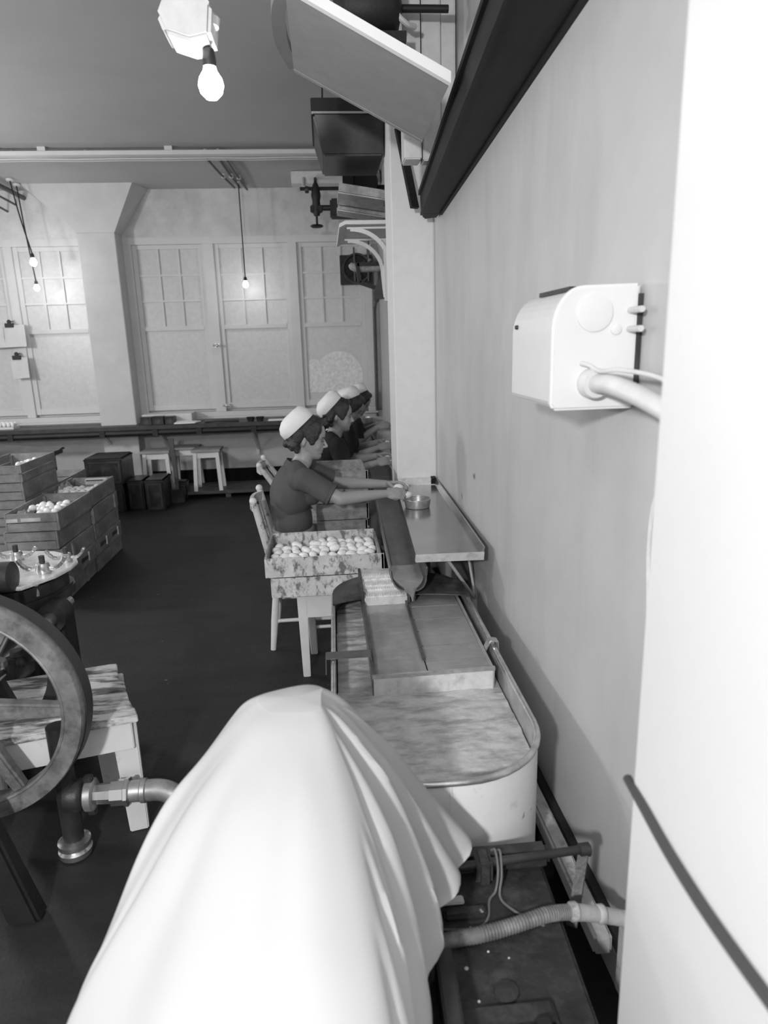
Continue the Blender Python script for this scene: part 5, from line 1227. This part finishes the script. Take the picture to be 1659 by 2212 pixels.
# ---- cloth: spines from the peak outwards, interpolated all round
t_c = None
spines = [  # (angle of plan direction, points from the peak to the hem)
 (0,   [(-.04, 1.26, 1.012), (.02, 1.29, .945), (.085, 1.33, .835), (.15, 1.36, .725), (.215, 1.375, .625), (.266, 1.375, .558), (.276, 1.372, .542)]),
 (35,  [(-.04, 1.29, 1.010), (.0, 1.32, .965), (.05, 1.36, .86), (.10, 1.39, .74), (.15, 1.405, .62), (.19, 1.41, .53), (.19, 1.41, .49)]),
 (90,  [(-.08, 1.30, 1.012), (-.08, 1.34, .98), (-.09, 1.375, .88), (-.10, 1.385, .76), (-.10, 1.39, .64), (-.10, 1.392, .52), (-.10, 1.393, .44)]),
 (140, [(-.16, 1.28, 1.008), (-.20, 1.30, .975), (-.26, 1.32, .87), (-.31, 1.33, .75), (-.34, 1.335, .62), (-.36, 1.34, .50), (-.36, 1.34, .43)]),
 (180, [(-.165, 1.25, 1.010), (-.205, 1.25, .985), (-.282, 1.22, .910), (-.350, 1.17, .845), (-.40, 1.12, .74), (-.44, 1.10, .58), (-.45, 1.10, .45)]),
 (210, [(-.15, 1.22, 1.010), (-.20, 1.20, .985), (-.285, 1.16, .90), (-.352, 1.10, .822), (-.412, 1.03, .735), (-.475, .99, .60), (-.50, .97, .45)]),
 (235, [(-.13, 1.20, 1.012), (-.17, 1.15, .99), (-.25, 1.07, .92), (-.315, 1.0, .83), (-.385, .95, .735), (-.452, .90, .63), (-.50, .86, .46)]),
 (262, [(-.09, 1.19, 1.014), (-.10, 1.13, .995), (-.125, 1.00, .94), (-.15, .89, .87), (-.17, .80, .80), (-.19, .72, .70), (-.20, .68, .50)]),
 (290, [(-.06, 1.19, 1.014), (-.045, 1.13, .99), (-.02, 1.00, .92), (.0, .89, .84), (.02, .80, .76), (.04, .72, .65), (.05, .68, .48)]),
 (315, [(-.045, 1.20, 1.014), (-.02, 1.15, .985), (.030, 1.05, .89), (.066, .98, .78), (.084, .93, .68), (.092, .90, .58), (.094, .88, .47)]),
 (332, [(-.04, 1.21, 1.014), (-.01, 1.185, .975), (.052, 1.14, .86), (.10, 1.13, .74), (.132, 1.12, .64), (.148, 1.11, .57), (.152, 1.105, .54)]),
 (347, [(-.04, 1.23, 1.013), (.0, 1.235, .960), (.075, 1.23, .84), (.145, 1.235, .72), (.20, 1.245, .62), (.236, 1.255, .565), (.242, 1.255, .55)]),
]
NA, NT = 220, 72
def spl(sp, tt):
    n_ = len(sp)-1; f = tt*n_; i = min(int(f), n_-1); u = f-i
    g_ = lambda k: Vector(sp[max(0, min(n_, k))]); a_, b_, c_, d_ = g_(i-1), g_(i), g_(i+1), g_(i+2)
    return .5*((2*b_)+(c_-a_)*u+(2*a_-5*b_+4*c_-d_)*u*u+(3*b_-a_-3*c_+d_)*u**3)
angs = [s_[0] for s_ in spines]; ns = len(spines)
def cloth_pt(ang, tt):
    k = max(i for i in range(ns) if angs[i] <= ang); a0 = angs[k]; a1 = angs[(k+1) % ns]+(360 if k == ns-1 else 0); u = (ang-a0)/(a1-a0)
    Q = [spl(spines[(k+j) % ns][1], tt) for j in (-1, 0, 1, 2)]
    a_, b_, c_, d_ = Q
    return .5*((2*b_)+(c_-a_)*u+(2*a_-5*b_+4*c_-d_)*u*u+(3*b_-a_-3*c_+d_)*u**3)
# folds: (angle, width in degrees, depth, start t, end t, drift in degrees along t)
FD = 1.7
folds = [(338, 3.2, .017, .14, 1.0, -16), (348, 2.8, .014, .16, .95, -12), (322, 2.5, .012, .25, 1.0, -8), (357, 3, .012, .2, 1.0, -9), (8, 3, .010, .3, 1.0, -6), (303, 2.2, .010, .45, 1.0, 6), (312, 2, .010, .42, 1, 2),
         (296, 2.0, .008, .6, 1.0, 5), (240, 4, .004, .3, 1.0, 6), (222, 4, .004, .3, 1.0, 4), (268, 5, .004, .3, 1, 2), (255, 3, .005, .7, 1.0, 3), (280, 3, .007, .78, 1.0, 6), (331, 2, .009, .5, 1.0, -4)]
grid = []
for j in range(NT+1):
    tt = j/NT; row = []
    for i in range(NA):
        ang = 360*i/NA; p = cloth_pt(ang, tt); e = 1e-3
        da = cloth_pt((ang+1) % 360, tt)-p; dt = (cloth_pt(ang, min(1, tt+.01))-cloth_pt(ang, max(0, tt-.01)))
        nn = da.cross(dt); nn = -nn if nn.length == 0 else nn; nn.normalize()
        c0 = Vector((-.1, 1.08, p.z-.05))
        if nn.dot(p-c0) < 0: nn = -nn
        dsp = 0
        for fa, fw, fd, f0, f1, dr in folds:
            if tt < f0-.08: continue
            cen = fa+dr*tt; x = ((ang-cen+180) % 360)-180
            ramp = max(0, min(1, (tt-f0+.08)/.25)); dsp += ramp*FD*fd*(math.exp(-(x/(fw*1.9)-.9)**2)*.9-math.exp(-(x/fw)**2))
        dsp += .0035*noise.noise((p.x*9, p.y*9, p.z*4))*min(1, tt*2)
        dsp += .012*max(0, tt-.75)*4*math.sin(math.radians(ang)*13+3*noise.noise((ang*.02, 0, 0)))*.5 if 190 < ang < 330 else 0
        row.append(p+nn*dsp)
    grid.append(row)
V = [p for r in grid for p in r]; F = []
for j in range(NT):
    for i in range(NA): F.append((j*NA+i, j*NA+(i+1) % NA, (j+1)*NA+(i+1) % NA, (j+1)*NA+i))
V.append(sum((p for p in grid[0]), Vector())/NA+Vector((0, 0, .003))); F += [(i, (i+1) % NA, len(V)-1) for i in range(NA)]
cl = MB().add(V, F, True).build('dust_cloth', M['cloth'])
sd = cl.modifiers.new('thickness', 'SOLIDIFY'); sd.thickness = .004; sd.offset = -1
tag(cl, 'large white cotton cloth draped over a machine in the foreground', 'cloth')
